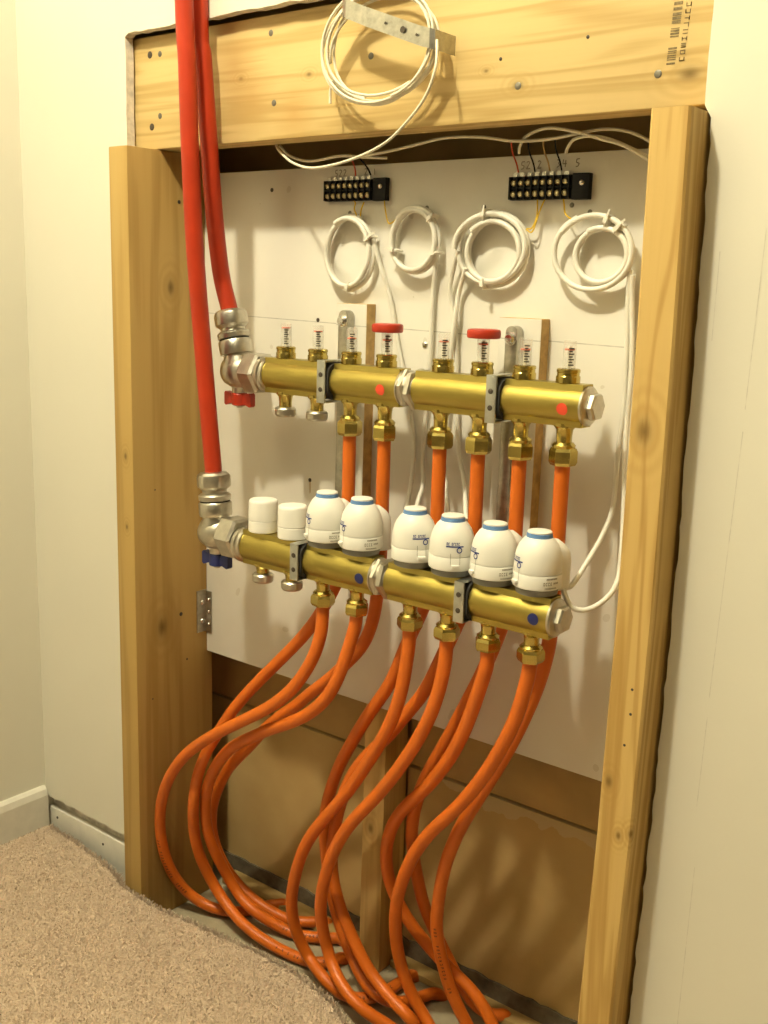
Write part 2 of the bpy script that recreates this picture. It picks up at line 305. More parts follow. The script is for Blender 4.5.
# centre lines of the pipes and cables in metres (x right along the wall, y into the wall, z up)
PIPES = {
 'L3': [[-0.0853,-0.108,0.5145],[-0.0848,-0.1086,0.4984],[-0.0847,-0.1104,0.4826],[-0.0868,-0.1125,0.467],[-0.0908,-0.1147,0.4518],[-0.0968,-0.1168,0.4372],[-0.1043,-0.1187,0.4232],[-0.1131,-0.1202,0.4098],[-0.1229,-0.1215,0.3973],[-0.1339,-0.1225,0.3856],[-0.1457,-0.1233,0.3749],[-0.1582,-0.124,0.3648],[-0.1712,-0.1246,0.3554],[-0.1845,-0.1251,0.3464],[-0.198,-0.1256,0.3375],[-0.2115,-0.1259,0.3288],[-0.225,-0.1261,0.32],[-0.2385,-0.1262,0.3113],[-0.2519,-0.1262,0.3023],[-0.2651,-0.126,0.2932],[-0.2782,-0.1255,0.2837],[-0.291,-0.1249,0.274],[-0.3035,-0.1241,0.264],[-0.3157,-0.1232,0.2535],[-0.3273,-0.1222,0.2425],[-0.3383,-0.1211,0.2308],[-0.3486,-0.12,0.2186],[-0.3582,-0.1188,0.2057],[-0.3671,-0.1174,0.1924],[-0.3752,-0.1159,0.1787],[-0.3825,-0.1142,0.1644],[-0.3888,-0.1124,0.1498],[-0.394,-0.1104,0.1348],[-0.3981,-0.1083,0.1194],[-0.401,-0.1061,0.1038],[-0.4029,-0.1036,0.088],[-0.4039,-0.1006,0.0723],[-0.4041,-0.097,0.0567],[-0.4036,-0.0927,0.0412],[-0.4025,-0.0875,0.0261],[-0.4006,-0.0814,0.0114],[-0.3974,-0.0746,-0.0026],[-0.3922,-0.0674,-0.0155],[-0.3844,-0.0603,-0.0266],[-0.3735,-0.0538,-0.035],[-0.3604,-0.0478,-0.0403],[-0.3465,-0.0412,-0.0435],[-0.3334,-0.0328,-0.0455],[-0.3224,-0.0215,-0.0471],[-0.3147,-0.0069,-0.0484],[-0.3085,0.0088,-0.0489],[-0.3013,0.0224,-0.0486],[-0.293,0.0333,-0.0484],[-0.2849,0.0421,-0.049],[-0.2781,0.0478,-0.062],[-0.2728,0.0513,-0.0759],[-0.2724,0.0517,-0.092],[-0.272,0.052,-0.1]],
 'U3': [[-0.0852,-0.064,0.7215],[-0.0852,-0.064,0.7054],[-0.0852,-0.064,0.6893],[-0.0852,-0.064,0.6732],[-0.0852,-0.0639,0.657],[-0.0851,-0.064,0.6409],[-0.0849,-0.064,0.6248],[-0.0845,-0.0642,0.6087],[-0.0843,-0.0645,0.5927],[-0.0852,-0.0648,0.5768],[-0.088,-0.065,0.5612],[-0.093,-0.0652,0.546],[-0.0994,-0.0653,0.5314],[-0.1068,-0.0654,0.5171],[-0.1148,-0.0656,0.5031],[-0.1232,-0.0658,0.4894],[-0.1321,-0.0662,0.4759],[-0.1415,-0.0668,0.4629],[-0.1514,-0.0675,0.4503],[-0.1619,-0.0683,0.4381],[-0.1727,-0.0692,0.4261],[-0.1837,-0.0702,0.4144],[-0.1947,-0.0715,0.4027],[-0.2056,-0.0729,0.391],[-0.2165,-0.0744,0.3792],[-0.2272,-0.0762,0.3673],[-0.2378,-0.0781,0.3553],[-0.248,-0.0802,0.3431],[-0.2579,-0.0825,0.3305],[-0.2671,-0.085,0.3176],[-0.2756,-0.0874,0.3042],[-0.2838,-0.0899,0.2905],[-0.2919,-0.0921,0.2768],[-0.3001,-0.0939,0.2631],[-0.308,-0.0953,0.2491],[-0.3151,-0.0962,0.2347],[-0.3214,-0.0967,0.2199],[-0.3273,-0.0965,0.2045],[-0.3327,-0.0956,0.1886],[-0.3341,-0.0973,0.1745],[-0.3361,-0.0974,0.1596],[-0.3403,-0.0946,0.1432],[-0.344,-0.0913,0.1271],[-0.3471,-0.0877,0.1115],[-0.3493,-0.0839,0.0959],[-0.3501,-0.08,0.0804],[-0.3499,-0.0756,0.065],[-0.3489,-0.0706,0.0498],[-0.3472,-0.0651,0.0349],[-0.3437,-0.0602,0.0206],[-0.337,-0.0567,0.0074],[-0.3269,-0.0552,-0.004],[-0.3144,-0.0552,-0.0131],[-0.3003,-0.0563,-0.0201],[-0.2853,-0.0579,-0.0253],[-0.27,-0.0589,-0.0296],[-0.2547,-0.0583,-0.0339],[-0.2396,-0.0561,-0.0384],[-0.2244,-0.0531,-0.0423],[-0.2089,-0.0505,-0.045],[-0.1931,-0.0486,-0.0463],[-0.1772,-0.0467,-0.0468],[-0.1617,-0.0437,-0.047],[-0.1478,-0.038,-0.0469],[-0.1371,-0.0286,-0.047],[-0.1308,-0.0162,-0.0477],[-0.1281,-0.0032,-0.049],[-0.1269,0.0076,-0.0625],[-0.1258,0.0159,-0.0765],[-0.1232,0.0185,-0.0922],[-0.122,0.02,-0.1]],
 'L4': [[-0.0309,-0.108,0.5145],[-0.0324,-0.1084,0.4985],[-0.0355,-0.1106,0.4829],[-0.0388,-0.1131,0.4673],[-0.0427,-0.1155,0.4519],[-0.0474,-0.1175,0.4366],[-0.0533,-0.119,0.4219],[-0.061,-0.1198,0.408],[-0.0705,-0.1201,0.3952],[-0.0815,-0.12,0.3836],[-0.0935,-0.1195,0.373],[-0.1063,-0.1188,0.3633],[-0.1198,-0.1178,0.3546],[-0.1336,-0.1164,0.3464],[-0.1476,-0.1148,0.3386],[-0.1616,-0.113,0.3308],[-0.1755,-0.1112,0.3227],[-0.1891,-0.1094,0.3143],[-0.2026,-0.1074,0.3057],[-0.2162,-0.1055,0.2972],[-0.2296,-0.1035,0.2885],[-0.2428,-0.1014,0.2795],[-0.2553,-0.0992,0.2697],[-0.2671,-0.0969,0.259],[-0.2783,-0.0945,0.2477],[-0.2888,-0.0922,0.2357],[-0.2983,-0.0902,0.2231],[-0.3065,-0.0887,0.21],[-0.313,-0.0879,0.1965],[-0.3204,-0.0851,0.181],[-0.3283,-0.0805,0.1639],[-0.3312,-0.079,0.149],[-0.3329,-0.0772,0.1341],[-0.3343,-0.0744,0.1188],[-0.3349,-0.0709,0.1033],[-0.3343,-0.0666,0.0879],[-0.333,-0.0616,0.0727],[-0.3315,-0.0558,0.0578],[-0.3299,-0.0496,0.0431],[-0.3271,-0.0437,0.0287],[-0.3219,-0.0391,0.0148],[-0.3138,-0.0361,0.0023],[-0.3026,-0.0349,-0.0077],[-0.2894,-0.0345,-0.015],[-0.276,-0.0326,-0.0213],[-0.2636,-0.0276,-0.0282],[-0.2515,-0.021,-0.0354],[-0.2385,-0.0147,-0.0415],[-0.2243,-0.0093,-0.0454],[-0.2096,-0.0039,-0.0469],[-0.1951,0.0025,-0.047],[-0.1817,0.0107,-0.0467],[-0.1699,0.0203,-0.0473],[-0.1603,0.0299,-0.049],[-0.1531,0.0382,-0.0623],[-0.1479,0.045,-0.0761],[-0.1467,0.0469,-0.092],[-0.146,0.048,-0.1]],
 'U4': [[-0.0311,-0.064,0.7215],[-0.0311,-0.064,0.7055],[-0.0311,-0.064,0.6895],[-0.0311,-0.064,0.6735],[-0.0311,-0.0639,0.6575],[-0.0311,-0.064,0.6415],[-0.031,-0.064,0.6255],[-0.0309,-0.0642,0.6094],[-0.0309,-0.0645,0.5934],[-0.031,-0.0647,0.5774],[-0.0316,-0.0649,0.5615],[-0.0326,-0.065,0.5455],[-0.034,-0.065,0.5296],[-0.036,-0.065,0.5137],[-0.039,-0.0651,0.4981],[-0.0433,-0.0653,0.4828],[-0.0492,-0.0656,0.4681],[-0.0571,-0.0662,0.4545],[-0.0667,-0.0669,0.4419],[-0.0773,-0.0678,0.4301],[-0.0882,-0.0687,0.4184],[-0.0993,-0.0694,0.407],[-0.1109,-0.0699,0.396],[-0.1229,-0.07,0.3855],[-0.1349,-0.0697,0.375],[-0.1466,-0.0691,0.3641],[-0.1582,-0.0682,0.3532],[-0.1703,-0.0675,0.3428],[-0.1828,-0.0667,0.3329],[-0.1952,-0.0659,0.3228],[-0.2072,-0.0649,0.3123],[-0.2189,-0.0637,0.3015],[-0.2303,-0.0622,0.2903],[-0.2414,-0.0606,0.2789],[-0.2523,-0.0587,0.2673],[-0.2632,-0.0567,0.2558],[-0.2743,-0.0547,0.2445],[-0.2857,-0.0526,0.2334],[-0.297,-0.0505,0.2223],[-0.3079,-0.0484,0.2108],[-0.3182,-0.0464,0.1988],[-0.3276,-0.0444,0.186],[-0.3363,-0.0425,0.1728],[-0.3446,-0.0406,0.1592],[-0.3523,-0.0386,0.1454],[-0.3592,-0.0365,0.1312],[-0.3648,-0.0344,0.1164],[-0.3691,-0.0321,0.1013],[-0.3722,-0.0294,0.0859],[-0.374,-0.0261,0.0704],[-0.3743,-0.0224,0.055],[-0.373,-0.0183,0.0397],[-0.37,-0.014,0.0248],[-0.3649,-0.0098,0.0106],[-0.3573,-0.0059,-0.0025],[-0.3471,-0.0027,-0.0138],[-0.3341,-0.0007,-0.0227],[-0.3184,-0.0003,-0.0287],[-0.302,0.0002,-0.0331],[-0.2873,0.003,-0.0378],[-0.2742,0.0075,-0.0427],[-0.2609,0.0116,-0.0459],[-0.2467,0.0153,-0.047],[-0.2327,0.0209,-0.0467],[-0.2202,0.0294,-0.0463],[-0.2095,0.0395,-0.0468],[-0.2005,0.0483,-0.049],[-0.1936,0.0538,-0.062],[-0.1885,0.0569,-0.076],[-0.1882,0.0576,-0.092],[-0.188,0.058,-0.1]],
 'L5': [[0.0488,-0.108,0.5145],[0.0487,-0.1079,0.4984],[0.0476,-0.1083,0.4823],[0.0459,-0.109,0.4662],[0.0439,-0.1095,0.4503],[0.041,-0.1099,0.4344],[0.0369,-0.11,0.4189],[0.0317,-0.1099,0.4036],[0.0257,-0.1095,0.3887],[0.0187,-0.1089,0.3742],[0.011,-0.1082,0.3601],[0.0027,-0.1073,0.3463],[-0.0058,-0.1063,0.3326],[-0.0145,-0.1052,0.3191],[-0.0232,-0.1041,0.3055],[-0.0321,-0.1031,0.2921],[-0.0413,-0.1022,0.2788],[-0.0507,-0.1014,0.2657],[-0.0603,-0.1009,0.2528],[-0.0701,-0.1003,0.24],[-0.08,-0.0997,0.2273],[-0.0899,-0.099,0.2145],[-0.0995,-0.0983,0.2016],[-0.1083,-0.0975,0.1882],[-0.1163,-0.0966,0.1742],[-0.1235,-0.0956,0.1598],[-0.1299,-0.0943,0.1451],[-0.1356,-0.0928,0.1301],[-0.1408,-0.091,0.1149],[-0.1457,-0.089,0.0997],[-0.1498,-0.0868,0.0843],[-0.1529,-0.0844,0.0687],[-0.1545,-0.0816,0.053],[-0.1546,-0.0785,0.0373],[-0.153,-0.075,0.0218],[-0.1498,-0.0712,0.0067],[-0.1446,-0.0677,-0.0071],[-0.1366,-0.0662,-0.0178],[-0.1255,-0.0682,-0.0237],[-0.1123,-0.0722,-0.0266],[-0.0989,-0.0747,-0.0303],[-0.0857,-0.074,-0.0363],[-0.0723,-0.0707,-0.0421],[-0.0588,-0.065,-0.0454],[-0.0468,-0.0561,-0.0467],[-0.0379,-0.0439,-0.047],[-0.0324,-0.0295,-0.0469],[-0.0296,-0.0139,-0.0467],[-0.0284,0.002,-0.0466],[-0.0278,0.0174,-0.0473],[-0.0272,0.0311,-0.049],[-0.0264,0.0417,-0.0621],[-0.0258,0.0494,-0.0759],[-0.026,0.051,-0.092],[-0.026,0.052,-0.1]],
 'U5': [[0.0503,-0.064,0.7215],[0.0503,-0.064,0.7054],[0.0503,-0.064,0.6894],[0.0503,-0.064,0.6733],[0.0503,-0.0639,0.6573],[0.0504,-0.064,0.6413],[0.0505,-0.064,0.6252],[0.0509,-0.0642,0.6092],[0.0511,-0.0645,0.5932],[0.0504,-0.0647,0.5773],[0.048,-0.0649,0.5616],[0.0438,-0.065,0.5462],[0.0384,-0.065,0.5312],[0.0322,-0.065,0.5164],[0.0256,-0.0649,0.5017],[0.0191,-0.0649,0.4871],[0.0128,-0.0651,0.4723],[0.007,-0.0655,0.4574],[0.0015,-0.0662,0.4424],[-0.0044,-0.0673,0.4276],[-0.0113,-0.0686,0.4132],[-0.0193,-0.0699,0.3995],[-0.0278,-0.071,0.386],[-0.0364,-0.0716,0.3725],[-0.0448,-0.0716,0.3588],[-0.0531,-0.0711,0.345],[-0.0612,-0.0702,0.3312],[-0.0693,-0.0692,0.3174],[-0.0773,-0.0678,0.3036],[-0.0851,-0.0662,0.2897],[-0.0924,-0.0642,0.2755],[-0.0993,-0.062,0.2612],[-0.1058,-0.0596,0.2467],[-0.1117,-0.0572,0.2321],[-0.1172,-0.0546,0.2172],[-0.1219,-0.052,0.2021],[-0.1257,-0.0492,0.1868],[-0.1286,-0.0463,0.1714],[-0.1305,-0.0434,0.1557],[-0.1315,-0.0405,0.14],[-0.1317,-0.0379,0.1242],[-0.1312,-0.0356,0.1084],[-0.1298,-0.0338,0.0925],[-0.1273,-0.0325,0.0768],[-0.1236,-0.0317,0.0614],[-0.1184,-0.0316,0.0463],[-0.1116,-0.0323,0.032],[-0.1033,-0.0336,0.0185],[-0.0935,-0.0355,0.0061],[-0.0827,-0.0381,-0.0051],[-0.0709,-0.0415,-0.0147],[-0.0581,-0.0462,-0.0214],[-0.0442,-0.0516,-0.0249],[-0.0297,-0.0556,-0.0268],[-0.0159,-0.0558,-0.0292],[-0.0049,-0.0504,-0.0332],[0.0021,-0.0397,-0.0383],[0.0063,-0.0259,-0.0426],[0.01,-0.011,-0.0453],[0.0144,0.0039,-0.0468],[0.0198,0.0174,-0.0482],[0.0255,0.0283,-0.0556],[0.0303,0.0363,-0.0691],[0.0329,0.0404,-0.0841],[0.034,0.042,-0.1]],
 'L6': [[0.101,-0.108,0.5145],[0.1011,-0.108,0.4985],[0.1001,-0.1082,0.4825],[0.0978,-0.1088,0.4667],[0.0947,-0.1093,0.451],[0.0905,-0.1097,0.4356],[0.0855,-0.1099,0.4204],[0.0795,-0.11,0.4056],[0.0727,-0.11,0.3911],[0.0653,-0.11,0.3769],[0.0574,-0.11,0.3629],[0.0492,-0.11,0.3491],[0.0408,-0.11,0.3355],[0.032,-0.11,0.3221],[0.0229,-0.11,0.3089],[0.0134,-0.11,0.296],[0.0036,-0.11,0.2833],[-0.0064,-0.11,0.2707],[-0.0163,-0.11,0.2582],[-0.0261,-0.1099,0.2454],[-0.0353,-0.1096,0.2324],[-0.0439,-0.1088,0.2189],[-0.0519,-0.1078,0.205],[-0.0591,-0.1066,0.1908],[-0.0657,-0.1052,0.1763],[-0.0716,-0.1037,0.1615],[-0.077,-0.102,0.1465],[-0.0819,-0.1001,0.1313],[-0.0862,-0.0981,0.1161],[-0.0897,-0.0957,0.1006],[-0.092,-0.0931,0.0851],[-0.0931,-0.0901,0.0694],[-0.0932,-0.0868,0.0538],[-0.0923,-0.0835,0.0385],[-0.0892,-0.0815,0.024],[-0.0826,-0.0823,0.0118],[-0.0722,-0.0861,0.0024],[-0.0595,-0.0909,-0.0048],[-0.0456,-0.0948,-0.011],[-0.0313,-0.0966,-0.0172],[-0.0173,-0.0954,-0.0236],[-0.0042,-0.0912,-0.0305],[0.0082,-0.0851,-0.0374],[0.0206,-0.0799,-0.0436],[0.0329,-0.0777,-0.049],[0.0431,-0.0778,-0.062],[0.0507,-0.0784,-0.0759],[0.0514,-0.0781,-0.092],[0.052,-0.078,-0.1]],
 'U6': [[0.103,-0.064,0.7215],[0.103,-0.064,0.7054],[0.103,-0.064,0.6893],[0.103,-0.064,0.6733],[0.103,-0.0639,0.6572],[0.1031,-0.064,0.6411],[0.1032,-0.064,0.6251],[0.1036,-0.0642,0.609],[0.1038,-0.0645,0.593],[0.1031,-0.0647,0.577],[0.1008,-0.0649,0.5613],[0.0968,-0.065,0.5458],[0.0916,-0.0651,0.5307],[0.0857,-0.0651,0.5157],[0.0794,-0.0651,0.5009],[0.073,-0.0653,0.4862],[0.0665,-0.0656,0.4715],[0.0604,-0.0663,0.4567],[0.0543,-0.0676,0.4419],[0.0477,-0.0692,0.4275],[0.0399,-0.0709,0.4137],[0.031,-0.0725,0.4005],[0.0218,-0.0741,0.3874],[0.0127,-0.0757,0.3743],[0.0035,-0.0771,0.3613],[-0.0064,-0.0783,0.3488],[-0.017,-0.0793,0.3368],[-0.0275,-0.08,0.3247],[-0.0373,-0.0804,0.312],[-0.0464,-0.0808,0.2988],[-0.0544,-0.0809,0.285],[-0.0613,-0.0809,0.2705],[-0.0672,-0.0807,0.2556],[-0.0725,-0.0803,0.2405],[-0.077,-0.0797,0.2251],[-0.081,-0.0788,0.2096],[-0.0845,-0.0778,0.1939],[-0.0874,-0.0766,0.1782],[-0.0897,-0.0753,0.1624],[-0.0908,-0.0739,0.1465],[-0.0902,-0.0726,0.1306],[-0.0879,-0.0714,0.1149],[-0.0838,-0.0703,0.0996],[-0.0782,-0.0695,0.0847],[-0.071,-0.0689,0.0705],[-0.0626,-0.0684,0.0568],[-0.0536,-0.0681,0.0436],[-0.0441,-0.0679,0.0307],[-0.0337,-0.0678,0.0186],[-0.022,-0.0677,0.0081],[-0.0088,-0.0685,-0.0001],[0.0055,-0.0706,-0.0057],[0.0204,-0.0733,-0.0098],[0.0346,-0.0747,-0.0142],[0.0458,-0.0734,-0.0208],[0.051,-0.0693,-0.0302],[0.0487,-0.0642,-0.0418],[0.0424,-0.0601,-0.0549],[0.0368,-0.0578,-0.0689],[0.0355,-0.0571,-0.084],[0.037,-0.057,-0.1]],
 'L7': [[0.1558,-0.108,0.5145],[0.1564,-0.108,0.4984],[0.1528,-0.1076,0.4828],[0.1481,-0.107,0.4673],[0.1434,-0.1064,0.4519],[0.1384,-0.1057,0.4367],[0.1329,-0.1046,0.4216],[0.1268,-0.1032,0.4067],[0.12,-0.1014,0.3923],[0.1125,-0.0995,0.3782],[0.1045,-0.0976,0.3644],[0.0959,-0.0957,0.3508],[0.0869,-0.0938,0.3376],[0.0774,-0.0918,0.3248],[0.0674,-0.0897,0.3123],[0.057,-0.0875,0.3003],[0.0464,-0.0851,0.2884],[0.0359,-0.0826,0.2764],[0.0261,-0.08,0.2639],[0.0172,-0.0775,0.2508],[0.0095,-0.0751,0.237],[0.0032,-0.0728,0.2225],[-0.0017,-0.0704,0.2074],[-0.0049,-0.0678,0.192],[-0.0065,-0.0648,0.1764],[-0.0067,-0.0612,0.1607],[-0.0054,-0.0572,0.1453],[-0.0025,-0.0529,0.1303],[0.002,-0.0483,0.1156],[0.0078,-0.0437,0.1014],[0.015,-0.0393,0.0879],[0.024,-0.0352,0.0755],[0.0346,-0.0316,0.0641],[0.0463,-0.0285,0.0536],[0.0587,-0.0258,0.0437],[0.0718,-0.0232,0.0349],[0.0855,-0.021,0.0269],[0.0992,-0.0194,0.0188],[0.1121,-0.0185,0.0097],[0.1234,-0.0181,-0.0012],[0.1331,-0.0179,-0.0137],[0.1425,-0.0173,-0.0262],[0.1528,-0.0149,-0.0368],[0.1642,-0.0093,-0.044],[0.1754,-0.0007,-0.0476],[0.1853,0.0092,-0.049],[0.1927,0.0183,-0.0624],[0.198,0.0258,-0.0762],[0.1978,0.0284,-0.0921],[0.198,0.03,-0.1]],
 'U7': [[0.1567,-0.064,0.7215],[0.1567,-0.064,0.7054],[0.1567,-0.064,0.6893],[0.1567,-0.064,0.6732],[0.1567,-0.0639,0.657],[0.1567,-0.064,0.6409],[0.1569,-0.0641,0.6248],[0.1571,-0.0642,0.6087],[0.1573,-0.0645,0.5926],[0.1567,-0.0648,0.5766],[0.1548,-0.0649,0.5607],[0.1515,-0.065,0.545],[0.1471,-0.065,0.5296],[0.142,-0.065,0.5143],[0.1366,-0.065,0.4991],[0.1309,-0.0652,0.4841],[0.1249,-0.0654,0.4691],[0.1186,-0.0657,0.4543],[0.112,-0.0659,0.4396],[0.1052,-0.066,0.425],[0.0983,-0.0659,0.4104],[0.0913,-0.0655,0.3959],[0.0843,-0.0648,0.3814],[0.077,-0.0639,0.3671],[0.0694,-0.0629,0.3529],[0.0617,-0.0616,0.3388],[0.0541,-0.0601,0.3247],[0.0469,-0.0585,0.3104],[0.0401,-0.0566,0.2959],[0.034,-0.0546,0.2812],[0.0287,-0.0526,0.2662],[0.0242,-0.0505,0.2509],[0.0207,-0.048,0.2354],[0.0181,-0.0453,0.2198],[0.0166,-0.0421,0.2041],[0.0161,-0.0387,0.1884],[0.0165,-0.0351,0.1728],[0.0172,-0.0312,0.1572],[0.0179,-0.027,0.1416],[0.0186,-0.0226,0.1262],[0.0198,-0.018,0.1108],[0.0219,-0.0131,0.0956],[0.0248,-0.008,0.0807],[0.0284,-0.0027,0.0659],[0.0324,0.0027,0.0513],[0.037,0.0078,0.0367],[0.0423,0.0124,0.0223],[0.0486,0.016,0.0081],[0.0562,0.0184,-0.0057],[0.0652,0.0198,-0.0186],[0.0759,0.0211,-0.0301],[0.088,0.0234,-0.039],[0.1005,0.0277,-0.0443],[0.1111,0.0351,-0.047],[0.1178,0.0443,-0.049],[0.1212,0.0516,-0.0618],[0.1229,0.0563,-0.0759],[0.1236,0.056,-0.092],[0.124,0.056,-0.1]],
 'L8': [[0.2102,-0.108,0.5145],[0.209,-0.108,0.4986],[0.2059,-0.108,0.4829],[0.2025,-0.1079,0.4673],[0.1983,-0.1076,0.4518],[0.1932,-0.1072,0.4367],[0.1872,-0.1067,0.4219],[0.1806,-0.106,0.4074],[0.1735,-0.1053,0.393],[0.1661,-0.1045,0.3788],[0.1583,-0.1037,0.3649],[0.1499,-0.1028,0.3513],[0.1411,-0.1018,0.338],[0.132,-0.1008,0.3249],[0.1225,-0.0998,0.312],[0.1125,-0.0989,0.2995],[0.1023,-0.0979,0.2873],[0.092,-0.097,0.275],[0.0821,-0.096,0.2626],[0.0728,-0.0949,0.2496],[0.0643,-0.0937,0.2361],[0.0564,-0.0924,0.2223],[0.0493,-0.0908,0.208],[0.0428,-0.089,0.1935],[0.037,-0.087,0.1787],[0.0316,-0.0848,0.1638],[0.0268,-0.0823,0.1488],[0.0228,-0.0796,0.1336],[0.0198,-0.0767,0.1181],[0.0178,-0.0737,0.1026],[0.0166,-0.0706,0.0869],[0.0163,-0.0674,0.0713],[0.017,-0.0642,0.0557],[0.0189,-0.061,0.0402],[0.0221,-0.0579,0.0249],[0.0268,-0.0549,0.01],[0.033,-0.052,-0.0044],[0.0409,-0.0496,-0.0179],[0.0507,-0.0484,-0.0299],[0.0622,-0.0495,-0.04],[0.0732,-0.0526,-0.049],[0.0815,-0.0558,-0.0621],[0.0872,-0.058,-0.0761],[0.0876,-0.0566,-0.092],[0.088,-0.056,-0.1]],
 'U8': [[0.2097,-0.064,0.7215],[0.2097,-0.064,0.7054],[0.2097,-0.064,0.6892],[0.2097,-0.064,0.6731],[0.2097,-0.0639,0.657],[0.2097,-0.064,0.6408],[0.2097,-0.064,0.6247],[0.2097,-0.0642,0.6086],[0.2097,-0.0645,0.5925],[0.2097,-0.0648,0.5763],[0.2098,-0.0651,0.5602],[0.2096,-0.0655,0.5441],[0.209,-0.066,0.528],[0.2073,-0.0666,0.512],[0.2047,-0.0674,0.4962],[0.2014,-0.0684,0.4805],[0.1974,-0.0696,0.4649],[0.1928,-0.0709,0.4495],[0.1876,-0.0719,0.4343],[0.182,-0.0725,0.4192],[0.1759,-0.0728,0.4043],[0.1694,-0.0729,0.3895],[0.1626,-0.073,0.3749],[0.1556,-0.073,0.3604],[0.1483,-0.073,0.346],[0.1409,-0.073,0.3317],[0.1334,-0.073,0.3174],[0.126,-0.073,0.3031],[0.1187,-0.073,0.2887],[0.1117,-0.0729,0.2742],[0.1052,-0.0725,0.2594],[0.0993,-0.0718,0.2445],[0.0939,-0.071,0.2293],[0.0891,-0.07,0.2139],[0.0851,-0.0691,0.1984],[0.0819,-0.0681,0.1826],[0.0791,-0.0669,0.1668],[0.0767,-0.0653,0.1509],[0.0746,-0.0635,0.1351],[0.0733,-0.0614,0.1192],[0.0731,-0.0589,0.1034],[0.0743,-0.0562,0.0876],[0.0765,-0.0533,0.0719],[0.079,-0.0501,0.0563],[0.0821,-0.0468,0.0408],[0.0859,-0.0435,0.0256],[0.091,-0.0401,0.0108],[0.0974,-0.037,-0.0036],[0.1049,-0.0342,-0.0175],[0.1128,-0.0321,-0.0311],[0.1195,-0.0307,-0.0452],[0.1236,-0.0299,-0.0602],[0.1258,-0.0294,-0.0759],[0.1266,-0.0285,-0.092],[0.127,-0.028,-0.1]],
}
RED = {
 'A': [[-0.318,-0.134,2.41],[-0.314,-0.134,1.6],[-0.3019,-0.133,1.2292],[-0.2985,-0.132,1.1614],[-0.2966,-0.13,1.0575],[-0.2966,-0.123,0.938],[-0.2927,-0.114,0.8131],[-0.2864,-0.11,0.7228],[-0.2813,-0.108,0.664],[-0.2809,-0.108,0.6545]],
 'B': [[-0.3,-0.106,2.41],[-0.302,-0.106,1.6],[-0.3074,-0.104,1.236],[-0.303,-0.102,1.167],[-0.3,-0.097,1.0853],[-0.3021,-0.087,1.0016],[-0.306,-0.075,0.9401],[-0.3065,-0.067,0.9021],[-0.2985,-0.0645,0.872],[-0.296,-0.064,0.8635]],
}
